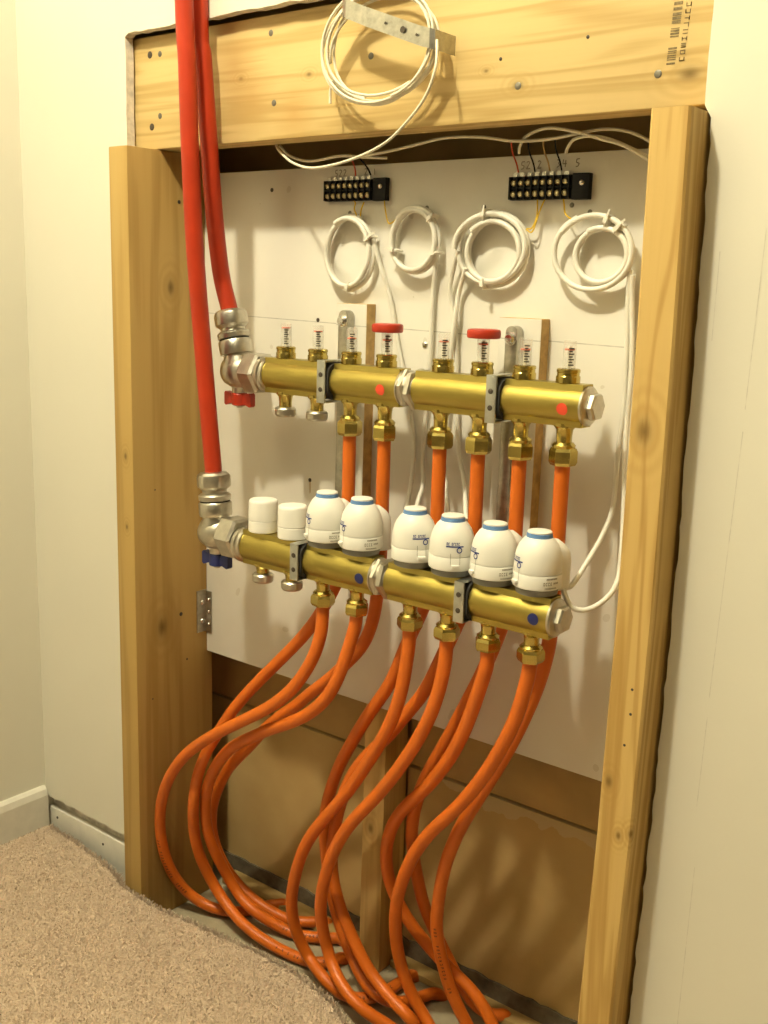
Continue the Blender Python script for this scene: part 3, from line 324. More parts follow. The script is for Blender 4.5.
WIRES = {
 'coil1_tail': [[-0.0985,-0.012,0.9566],[-0.0879,-0.008,0.9222],[-0.0733,-0.007,0.8876],[-0.0611,-0.006,0.836],[-0.0467,-0.006,0.788],[-0.0355,-0.006,0.7433],[-0.0296,-0.006,0.7128],[-0.0282,-0.008,0.6793],[-0.0253,-0.02,0.6421],[-0.0136,-0.05,0.6108],[-0.0058,-0.075,0.5939]],
 'coil2_tail': [[-0.0019,-0.012,0.9494],[-0.0052,-0.008,0.9301],[-0.0091,-0.006,0.8895],[-0.0096,-0.006,0.8388],[-0.0112,-0.006,0.7786],[-0.0155,-0.006,0.7069],[-0.0106,-0.01,0.6643],[-0.0039,-0.03,0.6404],[0.0169,-0.07,0.6068]],
 'coil3_a': [[0.0296,-0.014,0.9437],[0.0199,-0.01,0.9155],[0.0165,-0.008,0.8983],[0.0207,-0.006,0.8742],[0.0271,-0.006,0.8337],[0.033,-0.006,0.7488],[0.0396,-0.008,0.705],[0.0564,-0.02,0.6783],[0.0882,-0.06,0.6409]],
 'coil3_b': [[0.0418,-0.014,0.9236],[0.0294,-0.008,0.8963],[0.0284,-0.011,0.8744],[0.0254,-0.012,0.8349],[0.0202,-0.01,0.7694],[0.0188,-0.01,0.7089],[0.038,-0.03,0.665],[0.0735,-0.07,0.6283]],
 'coil4_a': [[0.2454,-0.012,0.9243],[0.2433,-0.007,0.8937],[0.2451,-0.006,0.8523],[0.2471,-0.006,0.7997],[0.2474,-0.007,0.7677],[0.2454,-0.008,0.7329],[0.2472,-0.014,0.6746],[0.2446,-0.03,0.6434],[0.2401,-0.052,0.6177],[0.2346,-0.072,0.5951],[0.2284,-0.08,0.5922]],
 'coil4_b': [[0.2492,-0.012,0.9193],[0.2483,-0.008,0.8938],[0.2526,-0.008,0.8423],[0.2547,-0.01,0.8005],[0.2549,-0.012,0.7688],[0.2573,-0.016,0.7352],[0.2641,-0.024,0.6851],[0.2732,-0.04,0.627],[0.2756,-0.052,0.5992],[0.2678,-0.066,0.5819],[0.2549,-0.078,0.5731],[0.2436,-0.086,0.5757],[0.2366,-0.09,0.5883],[0.2325,-0.088,0.5969]],
 'hdr_tail': [[0.0597,-0.112,1.1492],[0.0646,-0.118,1.1361],[0.0659,-0.122,1.118],[0.0556,-0.122,1.0947],[0.0328,-0.118,1.0743],[-0.0046,-0.112,1.0519],[-0.0595,-0.105,1.0376],[-0.1183,-0.098,1.0321],[-0.1621,-0.085,1.0398],[-0.201,-0.065,1.0541],[-0.2305,-0.045,1.0672],[-0.2468,-0.03,1.0783]],
 'wire_a': [[-0.2349,-0.035,1.0698],[-0.2174,-0.035,1.0569],[-0.1844,-0.034,1.0495],[-0.1372,-0.032,1.0534],[-0.1073,-0.03,1.0511],[-0.0739,-0.02,1.0494]],
 'wire_b': [[-0.1247,-0.028,1.0509],[-0.0693,-0.03,1.0549],[-0.024,-0.032,1.0601],[0.0192,-0.034,1.0651],[0.0662,-0.034,1.0634],[0.11,-0.032,1.057],[0.1517,-0.03,1.057],[0.1867,-0.03,1.0609],[0.2149,-0.03,1.0631],[0.2428,-0.03,1.0585],[0.2673,-0.03,1.0476]],
 'wire_c': [[0.106,-0.016,1.0467],[0.1105,-0.022,1.053],[0.1234,-0.03,1.0616],[0.152,-0.036,1.0672],[0.1875,-0.038,1.0608],[0.2153,-0.038,1.0524],[0.2424,-0.038,1.0442],[0.2717,-0.036,1.0279]],
 'wire_d': [[0.164,-0.016,1.0438],[0.1693,-0.022,1.0489],[0.1813,-0.03,1.0553],[0.2029,-0.034,1.0565],[0.23,-0.036,1.0499],[0.2705,-0.034,1.0319]],
}


# ------------------------------------------------------------------ the room
DY = -.095      # face of the drywall
SLAB = -.058
bm_ = MB().box(-.83, 4.1, -4.6, .12, SLAB - .08, SLAB); struct('floor', bm_, 'concrete', smooth=False)
struct('ceiling', MB().box(-.83, 4.1, -4.6, .12, 2.4, 2.46), 'ceiling_paint', smooth=False)
struct('wall_left', MB().box(-.83, -.707, -4.6, .12, SLAB, 2.4), 'wall_paint', smooth=False)
struct('wall_right', MB().box(4.0, 4.1, -4.6, .12, SLAB, 2.4), 'far_paint', smooth=False)
struct('wall_front', MB().box(-.707, 4.0, -4.6, -4.5, SLAB, 2.4), 'far_paint', smooth=False)
# drywall around the cut opening: an uneven knife edge all round
def bow(z):
    # the right-hand stud is not straight: bowed to the right at mid height, kicked in at the foot
    K = ((-.06, -.0070), (.15, -.0040), (.36, .0015), (.60, .0045), (.85, .0030), (1.07, 0.0))
    for (a, d), (b, e) in zip(K, K[1:]):
        if z <= b: return d + (e - d) * max(0, z - a) / (b - a)
    return 0.0
def rag(a, b, n, amp): return [(a + (b - a) * i / n, random.uniform(-amp, amp)) for i in range(n + 1)]
mb = MB()
poly = [(-.707, .050)]
poly += [(x, .049 + d) for x, d in rag(-.695, -.465, 14, .0035)]
poly += [(-.461 + d, z) for z, d in rag(.06, 1.212, 60, .0007)]
poly += [(x, 1.2165 + (x + .46) * .003 + d) for x, d in rag(-.455, .345, 60, .0012)]
poly += [((.3455 if z > 1.066 else .3530 + bow(z)) + d * (.4 if z > 1.066 else 1), z) for z, d in rag(1.21, .0, 110, .0011)]
poly += [(4.0, 0), (4.0, 2.4), (-.707, 2.4)]
mb.prism(poly, DY, DY + .013, 1)
wb = struct('wall_back', mb, 'wall_paint', smooth=False)
wb.data.materials.append(MATS['gypsum'])
for p in wb.data.polygons:
    if abs(p.normal.y) < .5: p.material_index = 1
# old pencil scribe lines down the right-hand drywall
mb = MB()
for (x0, x1, z0, z1) in ((.412, .409, .96, .80), (.409, .402, .78, .52), (.402, .400, .50, .40), (.404, .402, .34, .15), (.372, .372, .94, .86)):
    y = DY - .0002
    mb.add([(x0 - .0004, y, z0), (x0 + .0004, y, z0), (x1 + .0004, y, z1), (x1 - .0004, y, z1)], [(0, 1, 2, 3)])
obj('pencil_line', mb, 'faint_pencil', wb, smooth=False)
# cavity behind the board
cav = struct('wall_cavity', MB().box(-.70, .62, .080, .12, SLAB, 1.45), 'kraft_dark', smooth=False)
for x0, x1 in ((-.70, -.113), (-.0715, .62)):
    z1 = .243
    obj('panel', MB().box(x0, x1, .0645, .079, SLAB + .001, z1), 'kraft_paper', cav, bevel=.002)
obj('plank', MB().box(-.70, -.113, .068, .079, .2455, .52), 'kraft_dark', cav, bevel=.0015)
obj('plank', MB().box(-.0715, .62, .068, .079, .2455, .52), 'kraft_dark', cav, bevel=.0015)
mb = MB()
pr = [(x, -.024 + d) for x, d in rag(-.70, -.114, 50, .0022)]
mb.prism(pr + [(-.114, SLAB + .001), (-.70, SLAB + .001)], .0605, .064, 1)
obj('tar_strip', mb, 'tar_strip', cav, smooth=False)
mb = MB()
pr = [(x, -.022 + d) for x, d in rag(-.0705, .62, 60, .0022)]
mb.prism(pr + [(.62, SLAB + .001), (-.0705, SLAB + .001)], .0605, .064, 1)
obj('tar_strip', mb, 'tar_strip', cav, smooth=False)
# bottom plate pieces of the framing
tag(obj('sill_plate', MB().box(-.413, -.113, .030, .060, SLAB + .0005, -.046), 'sill_wood', bevel=.0015), 'thin brown sill strip on the slab left of the middle stud', 'sill')
tag(obj('sill_plate', MB().box(-.071, .31, .036, .060, SLAB + .0005, -.047), 'sill_wood', bevel=.0015), 'thin brown sill strip on the slab right of the middle stud', 'sill')
mb = MB().box(-.7065, -.4535, DY + .004, DY + .0405, SLAB, .026)
bp = tag(obj('bottom_plate', mb, 'base_white', bevel=.002), 'paint-smeared bottom plate exposed under the cut drywall by the corner', 'plate')
obj('torn_edge', MB().box(-.7065, -.4535, DY + .014, DY + .03, .0262, .10), 'gypsum', bp, smooth=False)
for x, z in ((-.682, .012), (-.56, .008)):
    obj('nail', MB().lathe([(.0022, 0), (.0022, .001)], (x, DY + .0042, z), (0, -1, 0), 10), 'nail_dark', bp)
# skirting board on the left wall
poly = [(-.707, SLAB), (-.695, SLAB), (-.695, .052), (-.698, .062), (-.703, .066), (-.707, .066)]
mb = MB().prism(poly, 0, 1, 1)
mb.v = [(x, -4.5 if y < .5 else DY - .004, z) for x, y, z in mb.v]
struct('baseboard_left', mb, 'base_white', smooth=False)

# ------------------------------------------------------------------ framing timbers
def timber(name, x0, x1, y0, y1, z0, z1, mat, label, cat='stud', bev=.0022):
    return tag(obj(name, MB().box(x0, x1, y0, y1, z0, z1), mat, bevel=bev), label, cat)
def nailhead(parent, p, axis, r=.0032, mat='nail_dark', name='nail'):
    a = Vector(axis); c = Vector(p)
    return obj(name, MB().lathe([(r, -.0004), (r, .0003), (r * .7, .0007)], c, a, 12), mat, parent)
hd = timber('header_beam', -.4680, .3475, -.079, -.041, 1.0705, 1.2125, 'pine_header', 'wide pine header board across the top of the opening', 'beam')
for x, z, mt in ((-.4305, 1.1896, 'nail_dark'), (-.4286, 1.0992, 'nail_dark'), (-.4105, 1.1888, 'nail_grey'), (-.412, 1.112, 'nail_grey'), (-.2092, 1.1921, 'nail_grey'), (-.2034, 1.1126, 'nail_grey'),
                 (-.0542, 1.1509, 'nail_grey'), (.1394, 1.1031, 'nail_grey'), (.2909, 1.1008, 'nail_grey')):
    nailhead(hd, (x, -.079, z), (0, -1, 0), .0038 if mt == 'nail_grey' else .0046, mt)
for x, z in ((.2154, 1.1413), (.117, 1.131)): nailhead(hd, (x, -.079, z), (0, -1, 0), .0018)
# worn mill stamp (bar code and characters, printed up the board)
mb = MB(); z = 1.108
while z < 1.172:
    h = random.choice((.0007, .0010, .0016, .0026))
    if not (1.124 < z < 1.127 or 1.139 < z < 1.141):
        x0 = .2985 + (z - 1.108) * .06
        mb.add([(x0, -.0793, z), (x0 + .0085, -.0793, z), (x0 + .0085, -.0793, z + h), (x0, -.0793, z + h)], [(0, 1, 2, 3)])
    z += h + random.choice((.0008, .0012, .0020))
for i in range(9):
    zc = 1.110 + i * .0058; xc = .3105 + (zc - 1.108) * .06
    for k in range(4):
        a = random.choice(((0, 0, .005, .0008), (0, 0, .0009, .0035), (.0042, 0, .0009, .0035), (0, .0030, .005, .0008), (0, .0015, .005, .0008)))
        if i in (4, 5) and k > 1: continue
        mb.add([(xc + a[0], -.0793, zc + a[1]), (xc + a[0] + a[2], -.0793, zc + a[1]), (xc + a[0] + a[2], -.0793, zc + a[1] + a[3]), (xc + a[0], -.0793, zc + a[1] + a[3])], [(0, 1, 2, 3)])
obj('mill_stamp', mb, 'stamp_ink', hd, smooth=False)

ls = timber('jamb_stud', -.4524, -.4144, -.133, .0125, SLAB, 1.0695, 'pine_left', 'tall pine stud left of the manifolds, wide knotty face showing')
for y, z, r in ((-.0495, .417, .0030), (-.0387, .344, .0016), (-.0456, 1.005, .0026), (-.095, .61, .0012), (-.105, .30, .0012)):
    nailhead(ls, (-.4144, y, z), (1, 0, 0), r)
mb = MB(); vs = []; fs = []; c_ = .0022
sec = [(.3113 + c_, -.133), (.3490 - c_, -.133), (.3490, -.133 + c_), (.3490, .0125), (.3113, .0125), (.3113, -.133 + c_)]
lv = [SLAB + (1.0615 - SLAB) * k / 24 for k in range(25)]
for z in lv: vs += [(x + bow(z), y, z) for x, y in sec]
for k in range(24):
    for i in range(6): fs.append((k * 6 + i, k * 6 + (i + 1) % 6, k * 6 + 6 + (i + 1) % 6, k * 6 + 6 + i))
fs += [tuple(range(5, -1, -1)), tuple(144 + i for i in range(6))]
rs = tag(obj('jamb_stud', mb.add(vs, fs), 'pine_right', ang=.5), 'tall pine stud on the right of the manifolds, narrow edge facing out', 'stud')
for x, z in ((.337, .5225), (.3375, .4969), (.334, .4633)): nailhead(rs, (x + bow(z) * .6, -.133, z), (0, -1, 0), .0014)
ms = timber('wall_stud', -.1105, -.0730, .0130, .0640, SLAB, .345, 'pine_old', 'rough old stud half hidden behind the orange pipes below the board', bev=.003)

# ------------------------------------------------------------------ carpet
EDGE = [(-.6945, -.103), (-.62, -.106), (-.531, -.116), (-.470, -.130), (-.4590, -.1375), (-.41, -.1415), (-.381, -.144), (-.315, -.136), (-.247, -.130), (-.185, -.123), (-.121, -.121), (-.037, -.135), (.007, -.157),
        (.09, -.165), (.20, -.160), (.30, -.150), (.35, -.145), (.40, -.105), (.6, -.100), (4.0, -.100)]
def edge_y(x):
    for (a, b), (c, d) in zip(EDGE, EDGE[1:]):
        if a <= x <= c: return b + (d - b) * (x - a) / (c - a)
    return EDGE[0][1] if x < EDGE[0][0] else EDGE[-1][1]
xs = [-.6945 + i * .012 for i in range(70)] + [.2, .3, .4, .6, 1.0, 1.6, 2.6, 4.0]
xs = sorted(set(round(x, 4) for x in xs)); NY = 34
cp = thing('carpet', 'beige cut-pile carpet with a frayed edge in front of the opening', 'carpet', (.2, -1.2, 0))
mb = MB(); vs = []; fs = []
for x in xs:
    ye = edge_y(x) + random.uniform(-.0025, .0025)
    for j in range(NY + 1):
        t = j / NY; y = ye + (-4.5 - ye) * t ** 2.4
        zz = -.006 + random.uniform(-.0012, .0012)
        vs.append((x, y, zz))
for i in range(len(xs) - 1):
    for j in range(NY):
        a = i * (NY + 1) + j; fs.append((a, a + NY + 1, a + NY + 2, a + 1))
mb.add(vs, fs)
obj('backing', mb, 'carpet', cp, ang=3)
mb = MB(); vs = []; fs = []
for i, x in enumerate(xs):
    ye = edge_y(x)
    vs += [(x, ye - .003, -.011), (x, ye - .003, SLAB + .001), (x, -4.5, SLAB + .001), (x, -4.5, -.011)]
for i in range(len(xs) - 1):
    for k in range(4):
        k2 = (k + 1) % 4; fs.append((i * 4 + k, i * 4 + k2, i * 4 + 4 + k2, i * 4 + 4 + k))
mb.add(vs, fs); obj('underlay', mb, 'underlay', cp, smooth=False)
# the pile: short twisted tufts, longer and looser along the cut edge
vs = []; fs = []
def tuft(x, y, ln, lean, z0=-.0105):
    a = random.uniform(0, 2 * PI); w_ = random.uniform(.0006, .0011)
    dx, dy = lean; dx += random.gauss(0, .0009); dy += random.gauss(0, .0009)
    n = len(vs); ca, sa = math.cos(a) * w_, math.sin(a) * w_
    vs.extend([(x - ca, y - sa, z0), (x + ca, y + sa, z0), (x + ca * .8 + dx, y + sa * .8 + dy, z0 + ln), (x - ca * .8 + dx, y - sa * .8 + dy, z0 + ln)])
    fs.append((n, n + 1, n + 2, n + 3))
# nubbly top of the pile near the opening
NXG, NYG = 400, 175
for i in range(NXG + 1):
    x0 = -.6945 + i * (.86 / NXG)
    for j in range(NYG + 1):
        y0 = edge_y(x0) - .37 * j / NYG
        q = 0 if j else -.006
        vs.append((x0 + random.uniform(-.0009, .0009), y0 + random.uniform(-.0009, .0009), -.0018 + q + random.uniform(-.0016, .0016)))
for i in range(NXG):
    for j in range(NYG):
        a = i * (NYG + 1) + j; fs.append((a, a + NYG + 1, a + NYG + 2, a + 1))
for k in range(30000):
    x = random.uniform(-.694, .16); d = random.random() * .36
    tuft(x, edge_y(x) - d, random.uniform(.0085, .0115), (0, 0))
for k in range(7000):
    x = random.uniform(-.694, .35); y = edge_y(x) + random.uniform(-.005, .0040)
    tuft(x, y, random.uniform(.004, .011), (random.gauss(0, .003), random.uniform(.000, .007)), -.011)
mb = MB().add(vs, fs); pile = obj('pile', mb, 'carpet', cp, smooth=False); pile['kind'] = 'stuff'

# ------------------------------------------------------------------ white mounting board
bd = tag(obj('mounting_board', MB().box(-.4135, .3105, 0, .0120, .348, 1.046), 'board_paint', bevel=.0012), 'white painted plywood board that carries the two manifolds', 'board')
def screw(parent, p, r=.0042, mat='screw_steel', axis=(0, -1, 0), name='screw'):
    return obj(name, MB().lathe([(r, 0), (r * .96, .0006), (r * .72, .0015), (r * .3, .0021), (r * .12, .0022)], p, axis, 14), mat, parent)
for x, z in ((-.0226, .8319), (.2553, .6504), (.04, .62)): screw(bd, (x, 0, z), .0045)
for x, z in ((-.2068, .6404), (-.1971, .8546), (-.2823, 1.0207), (-.1464, .989), (-.0271, .9927), (.1662, .9919), (.1884, .9843), (.0534, .9922)):
    nailhead(bd, (x, 0, z), (0, -1, 0), .0028, 'nail_dark' if x < -.19 else 'nail_grey')
mb = MB().add([(-.2075, -.0003, .640), (-.2055, -.0003, .640), (-.2055, -.0003, .6235), (-.2068, -.0003, .6215)], [(0, 1, 2, 3)])
obj('rust_drip', mb, 'cut_wood', bd, smooth=False)
# pencilled notes above the terminal strips
def strokes(mb, x, z, s, segs):
    for (a, b_, c, d) in segs:
        p = Vector((x + a * s, -.0003, z + b_ * s)); q = Vector((x + c * s, -.0003, z + d * s)); t = (q - p).normalized(); nn = Vector((-t.z, 0, t.x)) * .00055
        mb.add([p - nn, p + nn, q + nn, q - nn], [(0, 1, 2, 3)])
G = {'2': [(0, .9, .3, 1), (.3, 1, .5, .8), (.5, .8, 0, 0), (0, 0, .6, .05)], '3': [(0, 1, .5, .9), (.5, .9, .2, .55), (.2, .55, .5, .3), (.5, .3, 0, 0)],
     '4': [(.1, 1, 0, .45), (0, .45, .6, .45), (.45, .9, .4, 0)], '5': [(.55, 1, .1, .95), (.1, .95, .05, .55), (.05, .55, .5, .4), (.5, .4, .35, .05), (.35, .05, 0, 0)],
     '1': [(.2, .9, .25, 0)], 'Z': [(0, 1, .6, 1), (.6, 1, 0, 0), (0, 0, .6, 0)]}
mb = MB()
for x, ch in ((-.172, '5'), (-.165, '2'), (-.158, '2'), (-.124, '2'), (-.110, '1')):
    mb = MB(); strokes(mb, x, 1.0335, .008, G[ch]); obj('pencil_figure', mb, 'ink', bd, smooth=False)
for x, ch in ((.100, '5'), (.107, '2'), (.121, '2'), (.145, '3'), (.152, '4'), (.168, '5')):
    mb = MB(); strokes(mb, x, 1.0315, .008, G[ch]); obj('pencil_figure', mb, 'ink', bd, smooth=False)

# angle bracket between the left stud and the board
ab = thing('angle_bracket', 'small galvanised angle bracket joining the left stud to the board', 'bracket', (-.414, 0, .377))
mb = MB().box(-.4142, -.4008, -.0016, -.0003, .3785, .4435).box(-.4142, -.4126, -.0190, -.0016, .3805, .4455)
obj('plate', mb, 'galvanised', ab, smooth=False)
for z in (.4305, .4115, .392):
    screw(ab, (-.4070, -.0016, z), .0026)
for z in (.426, .397): screw(ab, (-.4126, -.0085, z), .0042, axis=(1, 0, 0))

# ------------------------------------------------------------------ manifolds
UX = [-.1934, -.1393, -.0852, -.0311, .0503, .1030, .1567, .2097]
LX = [-.1884, -.1374, -.0853, -.0309, .0488, .1010, .1558, .2102]
UY, UZ = -.064, .785
LY, LZ = -.108, .5675
RB = .0195
def bar_profile(yc, zc):
    out = []
    h = .0222; hw = .0105
    for k in range(48):
        t = 2 * PI * k / 48; y, z = RB * math.cos(t), RB * math.sin(t)
        if abs(y) < hw: continue
        out.append((y, z, t))
    pts = []
    right = [p for p in out if p[0] > 0]; left = [p for p in out if p[0] < 0]
    right = sorted(right, key=lambda p: (p[2] if p[2] < PI else p[2] - 2 * PI)); left = sorted(left, key=lambda p: p[2])
    pts += [(hw, -h)] + [(p[0], p[1]) for p in right] + [(hw, h), (-hw, h)] + [(p[0], p[1]) for p in left] + [(-hw, -h)]
    return [(yc + y, zc + z) for y, z in pts]
X1 = (1, 0, 0)
# shared meshes of the repeated fittings (local origin on the bar axis, below / above it)
def m_outlet_neck(k): return MB().lathe([(r, -.0195 + (h + .0195) * k) for r, h in ((.0120, -.0195), (.0120, -.0230), (.0090, -.0265), (.0082, -.0330), (.0082, -.040), (.0104, -.0415), (.0108, -.0445), (.0095, -.0465))], n=24).mesh('outlet_neck', 'brass_fitting')
def m_outlet_nut(ph, k): return MB().hexn(.0152, -.0195 - .0450 * k, -.0195 - .0265 * k, phase=ph, ch=.0034).lathe([(.0118, -.0195 - .0275 * k), (.0128, -.0195 - .0235 * k), (.0100, -.0195 - .0205 * k)], n=20).mesh('outlet_nut', 'brass_fitting', ang=.35)
def m_cap_nut(): return MB().lathe([(.0050, -.0525), (.0120, -.0515), (.0140, -.0490), (.0142, -.0420), (.0125, -.0400), (.0095, -.0392)], n=24, fl=lambda t, i: 1 - .035 * (1 + math.cos(8 * t)) / 2).mesh('cap_nut', 'nickel', ang=.5)
def m_gauge_nut(): return MB().lathe([(.0105, .0213), (.0128, .0225), (.0128, .0290), (.0118, .0300), (.0118, .0330), (.0124, .0338), (.0124, .0362), (.0112, .0372), (.0070, .0372)], n=32, fl=lambda t, i: (1 - .06 * (1 + math.cos(6 * t)) / 2) if i in (1, 2) else 1).mesh('gauge_nut', 'brass_fitting', ang=.5)
def m_tube(): return MB().lathe([(.0069, .0372), (.0069, .0635), (.0065, .0655), (.004, .0660)], n=24).mesh('sight_tube', 'clear_tube')
def m_scale():
    mb = MB().lathe([(.0020, .0372), (.0020, .0600)], n=8)
    return mb.mesh('spindle', 'gauge_white')
def m_ticks():
    mb = MB()
    for i in range(7):
        z = .0405 + i * .0028; t0 = -1.05
        wdt = .55 if i % 2 else .85
        pts = [(.00715 * math.cos(t0 + wdt * (k / 4 - .2)), .00715 * math.sin(t0 + wdt * (k / 4 - .2))) for k in range(5)]
        vs = [(x, y, z) for x, y in pts] + [(x, y, z + .0014) for x, y in pts]
        mb.add(vs, [(k, k + 1, k + 6, k + 5) for k in range(4)])
    return mb.mesh('scale_marks', 'tick_ink', smooth=False)
def m_float(z): return MB().lathe([(.0052, z), (.0055, z + .0008), (.0052, z + .0018), (.001, z + .0020)], n=20).mesh('float_disc', 'gauge_red')
def m_redcap(): return MB().lathe([(.0160, .0625), (.0180, .0632), (.0186, .0650), (.0186, .0700), (.0178, .0720), (.0150, .0727), (.001, .0727)], n=60, fl=lambda t, i: (1 - .022 * (1 + math.cos(30 * t)) / 2) if i in (1, 2, 3, 4) else 1).mesh('gauge_cap', 'red_plastic', ang=.6)
ME = dict(neck=[m_outlet_neck(1.0), m_outlet_neck(.77)], nut=[[m_outlet_nut(p, k) for p in (.1, .45, .8)] for k in (1.0, .77)], cap=m_cap_nut(), gnut=m_gauge_nut(), tube=m_tube(), spin=m_scale(), ticks=m_ticks(), redcap=m_redcap())
FLO = [.0595, .0575, .0520, .0530, .0555, .0555, .0530, .0560]

def valve(parent, c, tilt, handle_mat, handle_label, e, parent_z):
    """angle valve: union nut towards the bar, compression adapter on top, wing handle below"""
    c = Vector(c); R_ = Matrix.Rotation(tilt, 3, 'Y'); up = R_ @ Vector((0, 0, 1))
    mb = MB()
    mb.lathe([(.004, -.0250), (.0130, -.0235), (.0195, -.0170), (.0225, -.007), (.0228, .004), (.0215, .010), (.0190, .016)], c, X1, 32)       # body towards the nut
    mb.lathe([(.0175, -.016), (.0215, -.006), (.0212, .008), (.0185, .0170), (.0175, .0225)], c, up, 32)
    mb.lathe([(.0100, -.0280), (.0105, -.0210), (.0150, -.0120)], c, (0, 0, 1), 20)
    v = obj('angle_valve', mb, 'nickel', parent)
    v['label'] = 'nickel angle valve'
    obj('union_nut', MB().hexn(.0285, .0200, e - .0135, c, X1, .25, .0035).lathe([(.0195, .012), (.0195, .022)], c, X1, 28), 'nickel', v, ang=.3)
    obj('collar', MB().lathe([(.0190, e - .0140), (.0235, e - .0125), (.0237, e - .0070), (.0215, e - .0055), (.0212, e - .001), (.0190, e)], Vector((c.x, c.y, parent_z)), X1, 36), 'nickel', v)
    q = c
    obj('adapter', MB().lathe([(.0160, .0215), (.0212, .0230), (.0220, .0260), (.0220, .0395), (.0205, .0415), (.0185, .0418)], q, up, 36), 'nickel', v)
    obj('gasket', MB().lathe([(.0196, .0416), (.0196, .0432)], q, up, 28), 'rubber', v)
    obj('compression_nut', MB().lathe([(.0190, .0430), (.0212, .0440), (.0216, .0500), (.0200, .0520), (.0162, .0540), (.0162, .0570), (.0185, .0590), (.0198, .0610)], q, up, 36)
        .lathe([(.0190, .0590), (.0222, .0615), (.0226, .0640), (.0226, .0740), (.0216, .0775), (.0180, .0805), (.0118, .0815)], q, up, 36, 0, lambda t, i: 1 - .05 * (1 + math.cos(6 * t)) / 2), 'nickel', v, ang=.5)
    hb = MB()
    hb.lathe([(.0075, -.0455), (.0105, -.0440), (.0108, -.0300), (.0090, -.0275)], c, (0, 0, 1), 20)
    for sgn in (-1, 1):
        poly = [(sgn * .004, -.0310), (sgn * .0225, -.0275), (sgn * .0245, -.0295), (sgn * .0245, -.0440), (sgn * .0220, -.0460), (sgn * .0120, -.0425), (sgn * .004, -.0440)]
        hb.prism([(c.x + a, c.z + b_) for a, b_ in poly], c.y - .0044, c.y + .0044, 1)
    h = obj('valve_handle', hb, handle_mat, v, ang=.5); h['label'] = handle_label
    obj('handle_screw', MB().lathe([(.0042, -.0480), (.0046, -.0455)], c, (0, 0, 1), 12), 'nickel', v)

def manifold(name, label, yc, zc, xl, xr, xm, ports, valve_c, tilt, hm, hl, dots, dotmat, group):
    t = thing(name, label, 'manifold', (xm, yc, zc - .066), group)
    for a, b_ in ((xl, xm - .0105), (xm + .0125, xr)):
        obj('bar', MB().prism(bar_profile(yc, zc), a, b_, 0), 'brass', t, bevel=0, ang=.5)
    # nickel union between the two bars
    c = (xm, yc, zc)
    u_ = obj('union', MB().lathe([(.0180, -.0105), (.0215, -.0100), (.0218, -.0085), (.0205, -.0080)], c, X1, 32).hexn(.0242, -.0068, .0012, c, X1, .1, .002).hexn(.0248, .0030, .0122, c, X1, .45, .002).lathe([(.020, -.008), (.020, .0125)], c, X1, 28), 'nickel', t, ang=.3)
    # end plug
    c = (xr, yc, zc)
    obj('end_plug', MB().lathe([(.0170, 0), (.0205, .0005), (.0208, .0030), (.0190, .0048), (.0150, .0058), (.0130, .0060)], c, X1, 36).hexn(.0150, .0050, .0140, c, X1, .3, .0022), 'nickel', t, ang=.35)
    valve(t, valve_c, tilt, hm, hl, xl - valve_c[0] + .002, zc)
    for i, x in enumerate(ports):
        lw = int(zc < .7); nk = link('outlet', ME['neck'][lw], t, (x, yc, zc))
        if i < 2: link('cap_nut', ME['cap'], nk, (x, yc, zc + (.007 if lw else 0)))
        else: link('outlet_nut', ME['nut'][lw][i % 3], nk, (x, yc, zc))
    for (x, ang) in dots:
        mb = MB(); vs = [(0, 0)] + [(.0064 * math.cos(2 * PI * k / 24), .0064 * math.sin(2 * PI * k / 24)) for k in range(24)]
        P3 = []
        for lay in (.0002, .0006):
            for (u, v_) in vs:
                th = ang + v_ / RB; P3.append((x + u, yc - (RB + lay) * math.cos(th), zc + (RB + lay) * math.sin(th)))
        fs = [(25, 26 + k, 26 + (k + 1) % 24) for k in range(24)] + [(1 + k, 1 + (k + 1) % 24, 26 + (k + 1) % 24, 26 + k) for k in range(24)]
        mb.add(P3, fs); obj('sticker_dot', mb, dotmat, t)
    return t
mu = manifold('heating_manifold', 'upper brass manifold with clear flow gauges and a red handled valve', UY, UZ, -.2195, .2335, .0075, UX, (-.2770, UY, UZ), -.235, 'red_plastic', 'red wing handle',
              ((-.0245, math.radians(-9)), (.2153, math.radians(-10))), 'dot_red', 'brass manifolds')
ml = manifold('heating_manifold', 'lower brass manifold with a blue handled valve under white actuators', LY, LZ, -.2140, .2361, .0105, LX, (-.2740, LY, LZ + .0065), -.085, 'navy_plastic', 'dark blue wing handle',
              ((-.0130, math.radians(-8)), (.2212, math.radians(-2))), 'dot_blue', 'brass manifolds')
for i, x in enumerate(UX):
    fm = link('flow_gauge', ME['gnut'], mu, (x, UY, UZ)); at = (x, UY, UZ)
    link('sight_tube', ME['tube'], fm, at); link('spindle', ME['spin'], fm, at); link('scale_marks', ME['ticks'], fm, at)
    link('float_disc', m_float(FLO[i]), fm, at)
    if i in (3, 5):
        rc = link('gauge_cap', ME['redcap'], fm, at); rc['label'] = 'red ribbed cap'
# threaded brass stubs under the caps and actuators
mst = MB().lathe([(.0125, .0218), (.0125, .0226)], n=24).mesh('valve_stub', 'brass_fitting')
for x in LX: link('valve_stub', mst, ml, (x, LY, LZ))

